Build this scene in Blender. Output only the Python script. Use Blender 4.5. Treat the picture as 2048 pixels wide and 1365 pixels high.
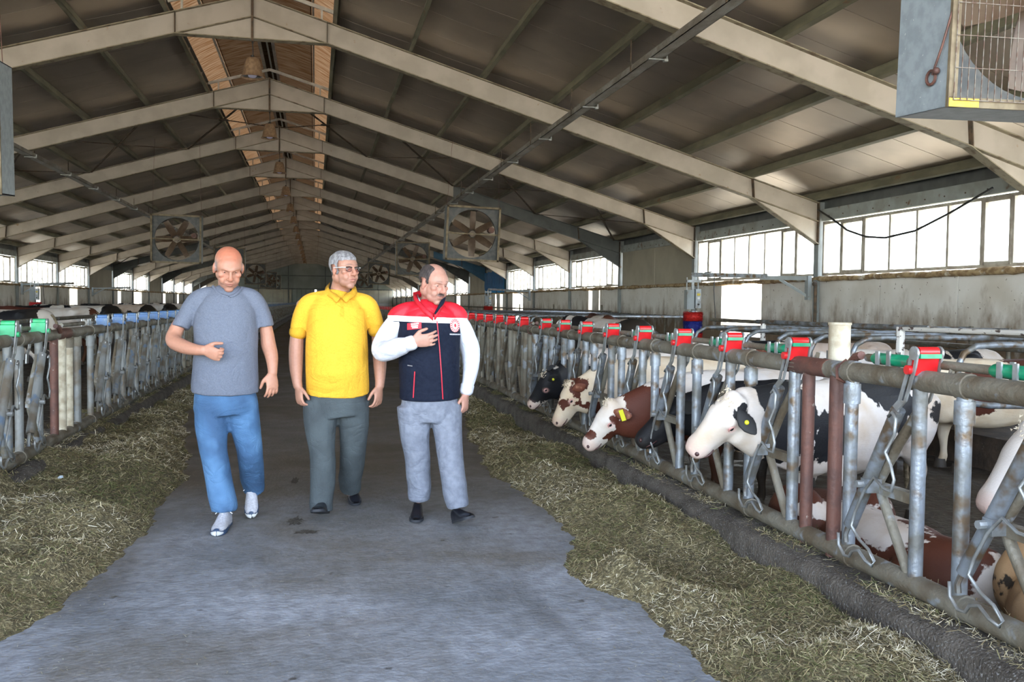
import bpy, bmesh, math, random
import numpy as np
from mathutils import Vector, Matrix, noise as mnoise
from mathutils.bvhtree import BVHTree

rnd = random.Random(7)
rng = np.random.default_rng(11)
SC = bpy.context.scene
COL = SC.collection
for o in list(bpy.data.objects):
    bpy.data.objects.remove(o)

# ------------------------------------------------------------------ camera, sky, sun, exposure
FPX, YAW, PITCH, ROLL, EYE = 1837.0, 0.211, 0.041, -0.011, 1.42

def ray(px, py):
    x3 = (px - 1024) / FPX; y3 = -(py - 682.5) / FPX
    xc = x3 * math.cos(ROLL) + y3 * math.sin(ROLL); y2 = -x3 * math.sin(ROLL) + y3 * math.cos(ROLL)
    yc = y2 * math.cos(PITCH) - math.sin(PITCH); zc = y2 * math.sin(PITCH) + math.cos(PITCH)
    return Vector((xc * math.cos(YAW) + zc * math.sin(YAW), -xc * math.sin(YAW) + zc * math.cos(YAW), yc))

r0 = ray(1024, 682.5)
ax = (ray(1024 + FPX, 682.5) - r0); ay = (ray(1024, 682.5 - FPX) - r0)
cam_d = bpy.data.cameras.new('camera'); cam = bpy.data.objects.new('camera', cam_d); COL.objects.link(cam)
cam_d.sensor_width = 36; cam_d.sensor_fit = 'HORIZONTAL'; cam_d.lens = 36 * FPX / 2048
cam_d.clip_start = 0.05; cam_d.clip_end = 1500
cam.matrix_world = Matrix(((ax.x, ay.x, -r0.x, 0), (ax.y, ay.y, -r0.y, 0), (ax.z, ay.z, -r0.z, EYE), (0, 0, 0, 1)))
SC.camera = cam

world = bpy.data.worlds.new('sky'); SC.world = world; world.use_nodes = True
wn = world.node_tree; wn.nodes.clear()
sky = wn.nodes.new('ShaderNodeTexSky'); sky.sky_type = 'NISHITA'; sky.sun_disc = False
sky.sun_elevation = math.radians(58); sky.sun_rotation = math.radians(12); sky.air_density = 1.0; sky.dust_density = .6; sky.ozone_density = 1.0
bg = wn.nodes.new('ShaderNodeBackground'); bg.inputs['Strength'].default_value = 0.75
wo = wn.nodes.new('ShaderNodeOutputWorld')
hsv = wn.nodes.new('ShaderNodeHueSaturation'); hsv.inputs['Saturation'].default_value = .62; wn.links.new(sky.outputs[0], hsv.inputs['Color']); wn.links.new(hsv.outputs[0], bg.inputs[0]); wn.links.new(bg.outputs[0], wo.inputs[0])
sun_d = bpy.data.lights.new('sun', 'SUN'); sun_d.energy = 16.0; sun_d.angle = math.radians(1.0); sun_d.color = (1, .95, .87)
sun = bpy.data.objects.new('sun', sun_d); COL.objects.link(sun)
# the sun stands high beyond the far end of the barn
sun.rotation_euler = (math.radians(-32), 0, math.radians(-6))
sun.location = (0, 60, 60)
SC.view_settings.view_transform = 'Standard'; SC.view_settings.look = 'None'
SC.view_settings.gamma = 1.0; SC.view_settings.use_curve_mapping = False
SC.view_settings.exposure = 1.55

# ------------------------------------------------------------------ helpers
def W(px, py, y=None, x=None, z=None):
    r = ray(px, py)
    t = y / r.y if y is not None else (x / r.x if x is not None else (z - EYE) / r.z)
    return Vector((r.x * t, r.y * t, EYE + r.z * t))

def tag(o, label=None, cat=None, group=None, kind=None):
    if label: o['label'] = label
    if cat: o['category'] = cat
    if group: o['group'] = group
    if kind: o['kind'] = kind
    return o

def empty(name, loc=(0, 0, 0), rz=0.0, **k):
    o = bpy.data.objects.new(name, None); o.location = loc; o.rotation_euler = (0, 0, rz); o.empty_display_size = .1
    COL.objects.link(o); return tag(o, **k)

def obj(name, me, mat=None, parent=None, smooth=False, **k):
    if isinstance(me, MB): me = me.mesh(name, mat, smooth)
    elif mat is not None and not me.materials: me.materials.append(mat)
    o = bpy.data.objects.new(name, me); COL.objects.link(o)
    if parent is not None: o.parent = parent
    return tag(o, **k)

def dup(o, parent=None, top=True):
    c = o.copy(); COL.objects.link(c)
    if not top or parent is not None: c.parent = parent
    for ch in o.children: dup(ch, c, False)
    return c

class MB:
    """collects simple shapes for one mesh"""
    def __init__(s): s.v = []; s.f = []
    def add(s, v, f):
        n = len(s.v); s.v += [tuple(p) for p in v]; s.f += [tuple(i + n for i in q) for q in f]; return s
    def box(s, lo, hi, R=None):
        (a, b, c), (d, e, g) = lo, hi
        v = [Vector(p) for p in ((a,b,c),(d,b,c),(d,e,c),(a,e,c),(a,b,g),(d,b,g),(d,e,g),(a,e,g))]
        if R is not None: v = [R @ p for p in v]
        return s.add(v, [(0,3,2,1),(4,5,6,7),(0,1,5,4),(1,2,6,5),(2,3,7,6),(3,0,4,7)])
    def bar(s, p, q, w, h, up=(0, 0, 1)):
        p = Vector(p); q = Vector(q); t = (q - p).normalized(); u = Vector(up)
        if abs(t.dot(u)) > .98: u = Vector((0, 1, 0))
        a = t.cross(u).normalized(); b = a.cross(t).normalized()
        v = [c + a * i * w / 2 + b * j * h / 2 for c in (p, q) for i, j in ((-1,-1),(1,-1),(1,1),(-1,1))]
        return s.add(v, [(0,1,2,3),(7,6,5,4),(0,4,5,1),(1,5,6,2),(2,6,7,3),(3,7,4,0)])
    def prism(s, poly, a, b):
        """poly: list of 3D points; extruded from offset a to offset b (vectors)"""
        n = len(poly); A = [Vector(p) + Vector(a) for p in poly]; B = [Vector(p) + Vector(b) for p in poly]
        return s.add(A + B, [tuple(range(n - 1, -1, -1)), tuple(range(n, 2 * n))] + [(i, (i + 1) % n, n + (i + 1) % n, n + i) for i in range(n)])
    def tube(s, pts, r, n=10, caps=True):
        pts = [Vector(p) for p in pts]; m = len(pts)
        rr = r if isinstance(r, (list, tuple)) else [r] * m
        V = []; ref = None
        for i, p in enumerate(pts):
            t = (pts[min(i + 1, m - 1)] - pts[max(i - 1, 0)]).normalized()
            if ref is None:
                ref = Vector((0, 0, 1)) if abs(t.z) < .9 else Vector((1, 0, 0))
            a = (ref - t * ref.dot(t)).normalized(); b = t.cross(a); ref = a
            for k in range(n):
                th = 2 * math.pi * k / n
                V.append(p + (a * math.cos(th) + b * math.sin(th)) * rr[i])
        F = [(i*n+k, i*n+(k+1)%n, (i+1)*n+(k+1)%n, (i+1)*n+k) for i in range(m - 1) for k in range(n)]
        if caps: F += [tuple(range(n - 1, -1, -1)), tuple((m-1)*n + k for k in range(n))]
        return s.add(V, F)
    def lathe(s, prof, c=(0, 0, 0), n=20, R=None):
        V = []; m = len(prof)
        for r, z in prof:
            for k in range(n):
                th = 2 * math.pi * k / n; p = Vector((r * math.cos(th), r * math.sin(th), z))
                if R is not None: p = R @ p
                V.append(p + Vector(c))
        F = [(i*n+k, i*n+(k+1)%n, (i+1)*n+(k+1)%n, (i+1)*n+k) for i in range(m - 1) for k in range(n)]
        return s.add(V, F)
    def loft(s, secs, n=16, ref=(1, 0, 0), caps=True):
        """secs: (point, ru, rv); U follows ref, V = T x U; rounded ends"""
        P = [Vector(q[0]) for q in secs]; m = len(P)
        ref = Vector(ref)
        V = []; rings = []
        for i in range(m):
            t = (P[min(i + 1, m - 1)] - P[max(i - 1, 0)]).normalized()
            u = ref - t * ref.dot(t)
            if u.length < .05: u = Vector((0, 1, 0)) - t * t.y
            u.normalize(); v = t.cross(u); rings.append((P[i], u, v, t, secs[i][1], secs[i][2]))
        if caps:
            p, u, v, t, a, b = rings[0]; e = min(a, b)
            rings = [(p - t * e * .55, u, v, t, a * .5, b * .5), (p - t * e * .3, u, v, t, a * .84, b * .84)] + rings
            p, u, v, t, a, b = rings[-1]; e = min(a, b)
            rings += [(p + t * e * .3, u, v, t, a * .84, b * .84), (p + t * e * .55, u, v, t, a * .5, b * .5)]
        for p, u, v, t, a, b in rings:
            for k in range(n):
                th = 2 * math.pi * k / n
                V.append(p + u * math.cos(th) * a + v * math.sin(th) * b)
        m = len(rings)
        F = [(i*n+k, i*n+(k+1)%n, (i+1)*n+(k+1)%n, (i+1)*n+k) for i in range(m - 1) for k in range(n)]
        F += [tuple(range(n - 1, -1, -1)), tuple((m-1)*n + k for k in range(n))]
        return s.add(V, F)
    def limb(s, pts, n=12, sub=4, ref=(1, 0, 0), caps=True):
        """pts: (point, r) or (point, ru, rv) joints, smoothly interpolated"""
        q = [(Vector(p[0]), p[1], p[2] if len(p) > 2 else p[1]) for p in pts]
        out = []
        for i in range(len(q) - 1):
            a = q[max(i-1, 0)]; b = q[i]; c = q[i+1]; d = q[min(i+2, len(q)-1)]
            for j in range(sub):
                t = j / sub
                f = lambda w: .5 * ((2*b[w]) + (c[w]-a[w])*t + (2*a[w]-5*b[w]+4*c[w]-d[w])*t*t + (3*b[w]-a[w]-3*c[w]+d[w])*t**3)
                out.append((f(0), max(f(1), .002), max(f(2), .002)))
        out.append(q[-1])
        return s.loft(out, n, ref, caps)
    def ell(s, c, r, R=None, n=16, m=10):
        V = []; c = Vector(c)
        for i in range(m + 1):
            ph = math.pi * (i + .02 if i == 0 else (i - .02 if i == m else i)) / m
            for k in range(n):
                th = 2 * math.pi * k / n
                p = Vector((r[0]*math.sin(ph)*math.cos(th), r[1]*math.sin(ph)*math.sin(th), r[2]*math.cos(ph)))
                V.append(c + (R @ p if R is not None else p))
        F = [(i*n+k, (i+1)*n+k, (i+1)*n+(k+1)%n, i*n+(k+1)%n) for i in range(m) for k in range(n)]
        F += [tuple(range(n)), tuple(m*n + k for k in range(n - 1, -1, -1))]
        return s.add(V, F)
    def mesh(s, name='m', mat=None, smooth=False):
        me = bpy.data.meshes.new(name); me.from_pydata([tuple(p) for p in s.v], [], s.f); me.update()
        if mat is not None: me.materials.append(mat)
        if smooth:
            me.shade_smooth()
            if smooth != 'all':
                try: me.set_sharp_from_angle(angle=math.radians(38))
                except Exception: pass
        return me
    def blob(s, voxel, smooth=4, mat=None, name='body', factor=.6):
        """voxel-merge everything collected into one continuous skin"""
        me = s.mesh('tmp'); o = bpy.data.objects.new('tmp', me); COL.objects.link(o)
        m = o.modifiers.new('r', 'REMESH'); m.mode = 'VOXEL'; m.voxel_size = voxel; m.use_smooth_shade = True
        if smooth:
            m2 = o.modifiers.new('s', 'SMOOTH'); m2.iterations = smooth; m2.factor = factor
        dg = bpy.context.evaluated_depsgraph_get(); dg.update()
        out = bpy.data.meshes.new_from_object(o.evaluated_get(dg)); out.name = name
        bpy.data.objects.remove(o); bpy.data.meshes.remove(me)
        out.materials.clear()
        if mat is not None: out.materials.append(mat)
        out.shade_smooth()
        return out

def co(me):
    a = np.empty(len(me.vertices) * 3, 'f'); me.vertices.foreach_get('co', a); return a.reshape(-1, 3)
def setco(me, a):
    me.vertices.foreach_set('co', a.astype('f').ravel()); me.update()
def nrm(me):
    a = np.empty(len(me.vertices) * 3, 'f'); me.vertices.foreach_get('normal', a); return a.reshape(-1, 3)
def fbm(P, scale, seed=0.0, oct=3):
    """cheap smooth sum-of-sines noise in numpy, about -1..1"""
    r = np.random.default_rng(int(seed * 100) + 5); out = np.zeros(len(P)); amp = 1.0; tot = 0
    for o in range(oct):
        for _ in range(5):
            k = r.normal(size=3); k /= np.linalg.norm(k); k *= scale * (2 ** o) * r.uniform(.6, 1.4)
            out += amp * np.sin(P @ k + r.uniform(0, 6.28)) / 2.2
        tot += amp; amp *= .55
    return out / tot
def fattr(me, name, arr):
    a = me.attributes.new(name, 'FLOAT', 'POINT'); a.data.foreach_set('value', np.asarray(arr, 'f').ravel())
def cattr(me, name, arr):
    a = me.attributes.new(name, 'FLOAT_COLOR', 'POINT')
    c = np.ones((len(arr), 4), 'f'); c[:, :3] = arr; a.data.foreach_set('color', c.ravel())

# ------------------------------------------------------------------ materials
def nodes(name):
    m = bpy.data.materials.new(name); m.use_nodes = True; nt = m.node_tree
    b = nt.nodes['Principled BSDF']; return m, nt, b
def rgba(c): return (c[0], c[1], c[2], 1)

def M(name, c, c2=None, scale=3.0, detail=4.0, rough=.6, metal=0.0, bump=0.0, bscale=None, lo=.4, hi=.6, dist=.0, stretch=None,
      c3=None, s3=12.0, lo3=.6, hi3=.68, rough2=None, spec=None, coat=0.0, wrinkle=0.0):
    """principled with two noise-mixed tones, optional third spot tone, optional bump; textures sit in world space"""
    m, nt, b = nodes(name); L = nt.links
    g = nt.nodes.new('ShaderNodeNewGeometry'); vec = g.outputs['Position']
    if stretch:
        mp = nt.nodes.new('ShaderNodeMapping'); mp.inputs['Scale'].default_value = stretch
        L.new(vec, mp.inputs[0]); vec = mp.outputs[0]
    b.inputs['Base Color'].default_value = rgba(c); b.inputs['Roughness'].default_value = rough; b.inputs['Metallic'].default_value = metal
    if spec is not None: b.inputs['Specular IOR Level'].default_value = spec
    if coat: b.inputs['Coat Weight'].default_value = coat; b.inputs['Coat Roughness'].default_value = .25
    if c2 is not None:
        n = nt.nodes.new('ShaderNodeTexNoise'); n.inputs['Scale'].default_value = scale; n.inputs['Detail'].default_value = detail
        n.inputs['Distortion'].default_value = dist
        mr = nt.nodes.new('ShaderNodeMapRange'); mr.inputs[1].default_value = lo; mr.inputs[2].default_value = hi
        mix = nt.nodes.new('ShaderNodeMix'); mix.data_type = 'RGBA'
        mix.inputs[6].default_value = rgba(c); mix.inputs[7].default_value = rgba(c2)
        L.new(vec, n.inputs['Vector']); L.new(n.outputs[0], mr.inputs[0]); L.new(mr.outputs[0], mix.inputs[0])
        col = mix.outputs[2]
        if rough2 is not None:
            rr = nt.nodes.new('ShaderNodeMapRange'); rr.inputs[3].default_value = rough; rr.inputs[4].default_value = rough2
            L.new(mr.outputs[0], rr.inputs[0]); L.new(rr.outputs[0], b.inputs['Roughness'])
        if c3 is not None:
            n3 = nt.nodes.new('ShaderNodeTexNoise'); n3.inputs['Scale'].default_value = s3; n3.inputs['Detail'].default_value = 3
            m3 = nt.nodes.new('ShaderNodeMapRange'); m3.inputs[1].default_value = lo3; m3.inputs[2].default_value = hi3
            mx = nt.nodes.new('ShaderNodeMix'); mx.data_type = 'RGBA'; mx.inputs[7].default_value = rgba(c3)
            L.new(vec, n3.inputs['Vector']); L.new(n3.outputs[0], m3.inputs[0]); L.new(m3.outputs[0], mx.inputs[0]); L.new(col, mx.inputs[6])
            col = mx.outputs[2]
        L.new(col, b.inputs['Base Color'])
    if bump:
        nb = nt.nodes.new('ShaderNodeTexNoise'); nb.inputs['Scale'].default_value = bscale or scale * 6; nb.inputs['Detail'].default_value = 5
        bp = nt.nodes.new('ShaderNodeBump'); bp.inputs['Strength'].default_value = bump; bp.inputs['Distance'].default_value = .02
        L.new(vec, nb.inputs['Vector']); L.new(nb.outputs[0], bp.inputs['Height']); L.new(bp.outputs[0], b.inputs['Normal'])
        if wrinkle:      # soft creases of worn cloth
            mp2 = nt.nodes.new('ShaderNodeMapping'); mp2.inputs['Rotation'].default_value = (.3, .5, .2); mp2.inputs['Scale'].default_value = (1, 1, 1.5); L.new(g.outputs['Position'], mp2.inputs[0])
            nw = nt.nodes.new('ShaderNodeTexNoise'); nw.inputs['Scale'].default_value = 4.2; nw.inputs['Detail'].default_value = 3; nw.inputs['Distortion'].default_value = .9; L.new(mp2.outputs[0], nw.inputs['Vector'])
            mm = nt.nodes.new('ShaderNodeMath'); mm.operation = 'SUBTRACT'; mm.inputs[1].default_value = .5; L.new(nw.outputs[0], mm.inputs[0]); ma = nt.nodes.new('ShaderNodeMath'); ma.operation = 'ABSOLUTE'; L.new(mm.outputs[0], ma.inputs[0])
            pw = nt.nodes.new('ShaderNodeMath'); pw.operation = 'POWER'; pw.inputs[1].default_value = .6; L.new(ma.outputs[0], pw.inputs[0])
            b2 = nt.nodes.new('ShaderNodeBump'); b2.inputs['Strength'].default_value = wrinkle; b2.inputs['Distance'].default_value = .05; L.new(pw.outputs[0], b2.inputs['Height']); L.new(b2.outputs[0], bp.inputs['Normal'])
    return m

def emis(name, c, s):
    m, nt, b = nodes(name); b.inputs['Base Color'].default_value = rgba(c)
    b.inputs['Emission Color'].default_value = rgba(c); b.inputs['Emission Strength'].default_value = s; return m

MAT = {}
MAT['galv'] = M('galvanised_pipe', (.25,.28,.32), (.15,.15,.14), 9, 5, .4, .45, .15, 60, .42, .62, c3=(.13,.09,.055), s3=11, lo3=.52, hi3=.66, rough2=.6)
MAT['galv_dirty'] = M('dirty_galvanised', (.19,.175,.14), (.115,.09,.06), 6, 5, .6, .2, .3, 50, .4, .62, c3=(.24,.26,.28), s3=9, lo3=.6, hi3=.68)
MAT['galv_clean'] = M('bright_galvanised', (.33,.35,.36), (.24,.24,.23), 12, 3, .4, .5, .1, 60)
MAT['rust'] = M('rusty_brown_pipe', (.13,.055,.04), (.085,.04,.032), 12, 4, .6, .1, .2, 60, c3=(.30,.27,.23), s3=28, lo3=.68, hi3=.72)
MAT['rustdark'] = M('rusty_edge', (.12,.075,.045), (.055,.042,.03), 10, 4, .75, 0, .2, 60)
MAT['cream'] = M('cream_steel', (.44,.388,.335), (.375,.33,.28), 2.2, 4, .5, 0, .05, 30, c3=(.30,.20,.11), s3=7, lo3=.70, hi3=.78)
MAT['greysteel'] = M('grey_painted_steel', (.115,.125,.125), (.085,.095,.095), 3, 3, .5)
MAT['bluesteel'] = M('blue_painted_steel', (.05,.16,.28), (.04,.13,.23), 3, 3, .5)
MAT['purlin'] = M('olive_purlin', (.20,.19,.13), (.13,.125,.085), 5, 4, .55, 0, .15, 40, stretch=(1, .3, 1), c3=(.18,.10,.05), s3=8, lo3=.66, hi3=.72)
MAT['roof'] = M('roof_sheet', (.50,.43,.36), (.43,.37,.31), 1.1, 3, .42, .75, .0, 90)
MAT['roofskin'] = M('roof_skin', (.08,.075,.065), rough=.8)
MAT['wall'] = M('stained_wall_panel', (.50,.48,.44), (.42,.39,.345), 1.4, 6, .65, 0, .05, 30, .4, .7, c3=(.20,.13,.075), s3=5, lo3=.66, hi3=.76)
MAT['wallup'] = M('upper_wall_panel', (.40,.37,.29), (.34,.31,.245), 1.2, 4, .6, 0, .03, 30)
MAT['greenwall'] = M('green_grey_cladding', (.24,.27,.25), (.20,.225,.205), .8, 3, .6)
MAT['foam'] = M('foam_bead', (.42,.31,.17), (.22,.14,.07), 9, 5, .9, 0, .6, 30, c3=(.6,.56,.48), s3=6, lo3=.6, hi3=.7)
MAT['frame'] = M('window_frame', (.48,.45,.39), (.34,.30,.25), 5, 3, .55)
MAT['fibre'] = None
MAT['whiteflat'] = M('white_flat', (.62,.60,.56), (.5,.47,.42), 6, 4, .5)
MAT['pvcwhite'] = M('peeling_white', (.62,.60,.57), (.09,.06,.05), 22, 3, .6, 0, .1, 60, .56, .6, stretch=(1, .4, 1))
MAT['black'] = M('black_rubber', (.012,.012,.013), rough=.5)
MAT['hole'] = M('dark', (.01,.01,.01), rough=.9)
MAT['red'] = M('red_plastic', (.62,.012,.016), (.5,.012,.014), 20, 2, .32, coat=.2)
MAT['green'] = M('green_plastic', (.006,.26,.13), (.01,.20,.10), 18, 3, .35, c3=(.12,.12,.09), s3=14, lo3=.62, hi3=.7)
MAT['bgreen'] = M('bright_green_plastic', (.03,.40,.16), (.03,.32,.12), 18, 3, .4, c3=(.2,.25,.2), s3=30, lo3=.66, hi3=.7)
MAT['blue'] = M('blue_plastic', (.06,.15,.36), (.09,.17,.30), 18, 3, .4, c3=(.3,.33,.36), s3=26, lo3=.62, hi3=.7)
MAT['concrete'] = M('kerb_concrete', (.105,.09,.075), (.06,.05,.04), 7, 6, .8, 0, .8, 70, c3=(.22,.215,.21), s3=110, lo3=.60, hi3=.68)
MAT['slurry'] = M('wet_slurry', (.024,.018,.012), (.055,.044,.03), 6, 6, .45, 0, 1.0, 26, .45, .6, c3=(.14,.12,.09), s3=22, lo3=.64, hi3=.70, rough2=.7)
MAT['bedding'] = M('brown_bedding', (.085,.058,.038), (.045,.032,.022), 5, 6, .8, 0, .9, 20, c3=(.3,.27,.23), s3=9, lo3=.68, hi3=.74)

def floor_mat():
    m, nt, b = nodes('worn_concrete'); L = nt.links; N = nt.nodes.new
    g = N('ShaderNodeNewGeometry'); P = g.outputs['Position']
    def noise(s, d=5, st=None, dist=0):
        v = P
        if st:
            mp = N('ShaderNodeMapping'); mp.inputs['Scale'].default_value = st; L.new(P, mp.inputs[0]); v = mp.outputs[0]
        n = N('ShaderNodeTexNoise'); n.inputs['Scale'].default_value = s; n.inputs['Detail'].default_value = d; n.inputs['Distortion'].default_value = dist
        L.new(v, n.inputs['Vector']); return n.outputs[0]
    def rng_(x, a, bb, c=0, d=1):
        r = N('ShaderNodeMapRange'); r.inputs[1].default_value = a; r.inputs[2].default_value = bb; r.inputs[3].default_value = c; r.inputs[4].default_value = d
        L.new(x, r.inputs[0]); return r.outputs[0]
    def mix(f, a, bb):
        x = N('ShaderNodeMix'); x.data_type = 'RGBA'
        L.new(f, x.inputs[0])
        if isinstance(a, tuple): x.inputs[6].default_value = rgba(a)
        else: L.new(a, x.inputs[6])
        if isinstance(bb, tuple): x.inputs[7].default_value = rgba(bb)
        else: L.new(bb, x.inputs[7])
        return x.outputs[2]
    c = mix(rng_(noise(1.3, 6), .35, .68), (.36,.39,.44), (.19,.21,.235))  # concrete greys with the blue cast of skylight mixed into the colour
    c = mix(rng_(noise(13, 6), .38, .66, 0, .55), c, (.12,.125,.13))
    c = mix(rng_(noise(.55, 5, dist=.6), .46, .66, 0, .8), c, (.12,.10,.065))
    sep = N('ShaderNodeSeparateXYZ'); L.new(P, sep.inputs[0])
    # tyre-worn dark tracks running along the alley
    c = mix(rng_(noise(2.2, 4, (1, .16, 1)), .58, .72, 0, .55), c, (.065,.065,.065))
    c = mix(rng_(noise(26, 3, (1, .13, 1)), .62, .75, 0, .45), c, (.30,.31,.32))
    c = mix(rng_(noise(9, 5), .67, .74, 0, .8), c, (.045,.038,.03))
    c = mix(rng_(noise(80, 3), .66, .72, 0, .75), c, (.33,.29,.19))
    # the colour turns browner further inside the barn
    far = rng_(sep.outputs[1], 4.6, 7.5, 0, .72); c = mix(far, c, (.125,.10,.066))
    L.new(c, b.inputs['Base Color'])
    L.new(rng_(noise(3, 4), .3, .7, .5, .8), b.inputs['Roughness'])
    bp = N('ShaderNodeBump'); bp.inputs['Strength'].default_value = .55; bp.inputs['Distance'].default_value = .012
    L.new(noise(38, 6), bp.inputs['Height']); L.new(bp.outputs[0], b.inputs['Normal'])
    return m
MAT['floor'] = floor_mat()

def fibre_mat(k=1.0):
    """sunlit glass-fibre sheet: light really comes through it"""
    m, nt, b = nodes('fibreglass_sheet'); L = nt.links; N = nt.nodes.new
    g = N('ShaderNodeNewGeometry'); mp = N('ShaderNodeMapping'); mp.inputs['Scale'].default_value = (1, 7, 1); L.new(g.outputs['Position'], mp.inputs[0])
    n = N('ShaderNodeTexNoise'); n.inputs['Scale'].default_value = 2.2; n.inputs['Detail'].default_value = 6; L.new(mp.outputs[0], n.inputs['Vector'])
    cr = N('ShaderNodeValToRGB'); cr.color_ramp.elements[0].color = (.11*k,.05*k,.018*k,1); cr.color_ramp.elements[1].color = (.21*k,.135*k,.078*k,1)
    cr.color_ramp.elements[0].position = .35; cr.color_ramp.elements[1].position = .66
    L.new(n.outputs[0], cr.inputs[0])
    t = N('ShaderNodeBsdfTranslucent'); d = N('ShaderNodeBsdfDiffuse'); mx = N('ShaderNodeMixShader'); mx.inputs[0].default_value = .9
    L.new(cr.outputs[0], t.inputs[0]); L.new(cr.outputs[0], d.inputs[0]); L.new(t.outputs[0], mx.inputs[1]); L.new(d.outputs[0], mx.inputs[2])
    L.new(mx.outputs[0], nt.nodes['Material Output'].inputs[0]); return m
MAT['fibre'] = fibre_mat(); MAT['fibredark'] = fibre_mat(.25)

def glass_mat():
    m, nt, b = nodes('dusty_pane'); L = nt.links; N = nt.nodes.new
    t = N('ShaderNodeBsdfTransparent'); t.inputs[0].default_value = (.9, .92, .93, 1)
    g = N('ShaderNodeBsdfGlossy'); g.inputs['Roughness'].default_value = .08; tr = N('ShaderNodeBsdfTranslucent'); tr.inputs[0].default_value = (.8,.8,.78,1)
    a = N('ShaderNodeMixShader'); a.inputs[0].default_value = .06; bm = N('ShaderNodeMixShader'); bm.inputs[0].default_value = .14
    L.new(t.outputs[0], a.inputs[1]); L.new(g.outputs[0], a.inputs[2]); L.new(a.outputs[0], bm.inputs[1]); L.new(tr.outputs[0], bm.inputs[2])
    L.new(bm.outputs[0], nt.nodes['Material Output'].inputs[0]); return m
MAT['pane'] = glass_mat()

def wall_dirty():
    """white panel with a splash band of brown dirt near the floor"""
    m, nt, b = nodes('splashed_wall'); L = nt.links; N = nt.nodes.new
    g = N('ShaderNodeNewGeometry'); P = g.outputs['Position']; sep = N('ShaderNodeSeparateXYZ'); L.new(P, sep.inputs[0])
    n = N('ShaderNodeTexNoise'); n.inputs['Scale'].default_value = 3.2; n.inputs['Detail'].default_value = 8; n.inputs['Roughness'].default_value = .65
    mp = N('ShaderNodeMapping'); mp.inputs['Scale'].default_value = (1, 1, .45); L.new(P, mp.inputs[0]); L.new(mp.outputs[0], n.inputs['Vector'])
    a = N('ShaderNodeMath'); a.operation = 'MULTIPLY_ADD'; a.inputs[1].default_value = 1.9; L.new(n.outputs[0], a.inputs[0])
    s = N('ShaderNodeMath'); s.operation = 'MULTIPLY'; s.inputs[1].default_value = -1.0; L.new(sep.outputs[2], s.inputs[0]); L.new(s.outputs[0], a.inputs[2])
    r = N('ShaderNodeMapRange'); r.inputs[1].default_value = -.50; r.inputs[2].default_value = .10; L.new(a.outputs[0], r.inputs[0])
    n2 = N('ShaderNodeTexNoise'); n2.inputs['Scale'].default_value = 1.1; n2.inputs['Detail'].default_value = 6; L.new(P, n2.inputs['Vector'])
    r2 = N('ShaderNodeMapRange'); r2.inputs[1].default_value = .42; r2.inputs[2].default_value = .72; L.new(n2.outputs[0], r2.inputs[0])
    x = N('ShaderNodeMix'); x.data_type = 'RGBA'; x.inputs[6].default_value = (.72,.70,.67,1); x.inputs[7].default_value = (.55,.51,.45,1); L.new(r2.outputs[0], x.inputs[0])
    n3 = N('ShaderNodeTexNoise'); n3.inputs['Scale'].default_value = 17; n3.inputs['Detail'].default_value = 2; L.new(P, n3.inputs['Vector'])
    r3 = N('ShaderNodeMapRange'); r3.inputs[1].default_value = .70; r3.inputs[2].default_value = .74; L.new(n3.outputs[0], r3.inputs[0])
    y = N('ShaderNodeMix'); y.data_type = 'RGBA'; y.inputs[7].default_value = (.21,.145,.09,1); L.new(r.outputs[0], y.inputs[0]); L.new(x.outputs[2], y.inputs[6])
    z = N('ShaderNodeMix'); z.data_type = 'RGBA'; z.inputs[7].default_value = (.10,.07,.045,1); L.new(r3.outputs[0], z.inputs[0]); L.new(y.outputs[2], z.inputs[6])
    L.new(z.outputs[2], b.inputs['Base Color']); b.inputs['Roughness'].default_value = .6; return m
MAT['walld'] = wall_dirty()

ORD = ['nearest','second','third','fourth','fifth','sixth','seventh','eighth','ninth','tenth','eleventh','twelfth','thirteenth','fourteenth','fifteenth','sixteenth','seventeenth','eighteenth','nineteenth','twentieth']

# ------------------------------------------------------------------ the barn
BAY, D0 = 5.96, 16.33
XR, XL, XC = 9.546, -11.654, -1.054
ZE, ZA, SLOPE, DEP = 3.43, 6.57, .296, .36
Y0, NB = -1.55, 17                       # front of the barn; bays counted from frame B (index 0 at D0)
YEND = D0 + BAY * 17 - .2
def yf(i): return D0 + BAY * i
def ztop(x): return ZA - abs(x - XC) * SLOPE

fl = MB()
fl.box((-2.35, -6, -.2), (2.30, YEND + .2, 0))
obj('floor', fl, MAT['floor'], kind='structure')

def grid(x0, x1, y0, y1, nx, ny, zf):
    X, Y = np.meshgrid(np.linspace(x0, x1, nx), np.linspace(y0, y1, ny)); Z = zf(X, Y)
    v = np.stack([X, Y, Z], -1).reshape(-1, 3); f = []
    idx = np.arange(nx * ny).reshape(ny, nx)
    q = np.stack([idx[:-1, :-1], idx[:-1, 1:], idx[1:, 1:], idx[1:, :-1]], -1).reshape(-1, 4)
    me = bpy.data.meshes.new('grid'); me.from_pydata(v.tolist(), [], q.tolist()); me.shade_smooth(); return me
def slz(a):
    def f(X, Y):
        P = np.stack([X.ravel(), Y.ravel(), 0 * X.ravel()], -1)
        return (a + .018 * fbm(P, 4, 1, 4)).reshape(X.shape)
    return f
obj('pen_floor_right', grid(2.42, XR, .5, 14, 220, 380, slz(-.02)), MAT['slurry'], kind='structure')
obj('pen_floor_right_far', grid(2.42, XR, 14, YEND, 12, 80, slz(-.02)), MAT['slurry'], kind='structure')
obj('pen_floor_left', grid(XL, -2.42, -1, YEND, 40, 200, slz(-.02)), MAT['slurry'], kind='structure')
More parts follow.
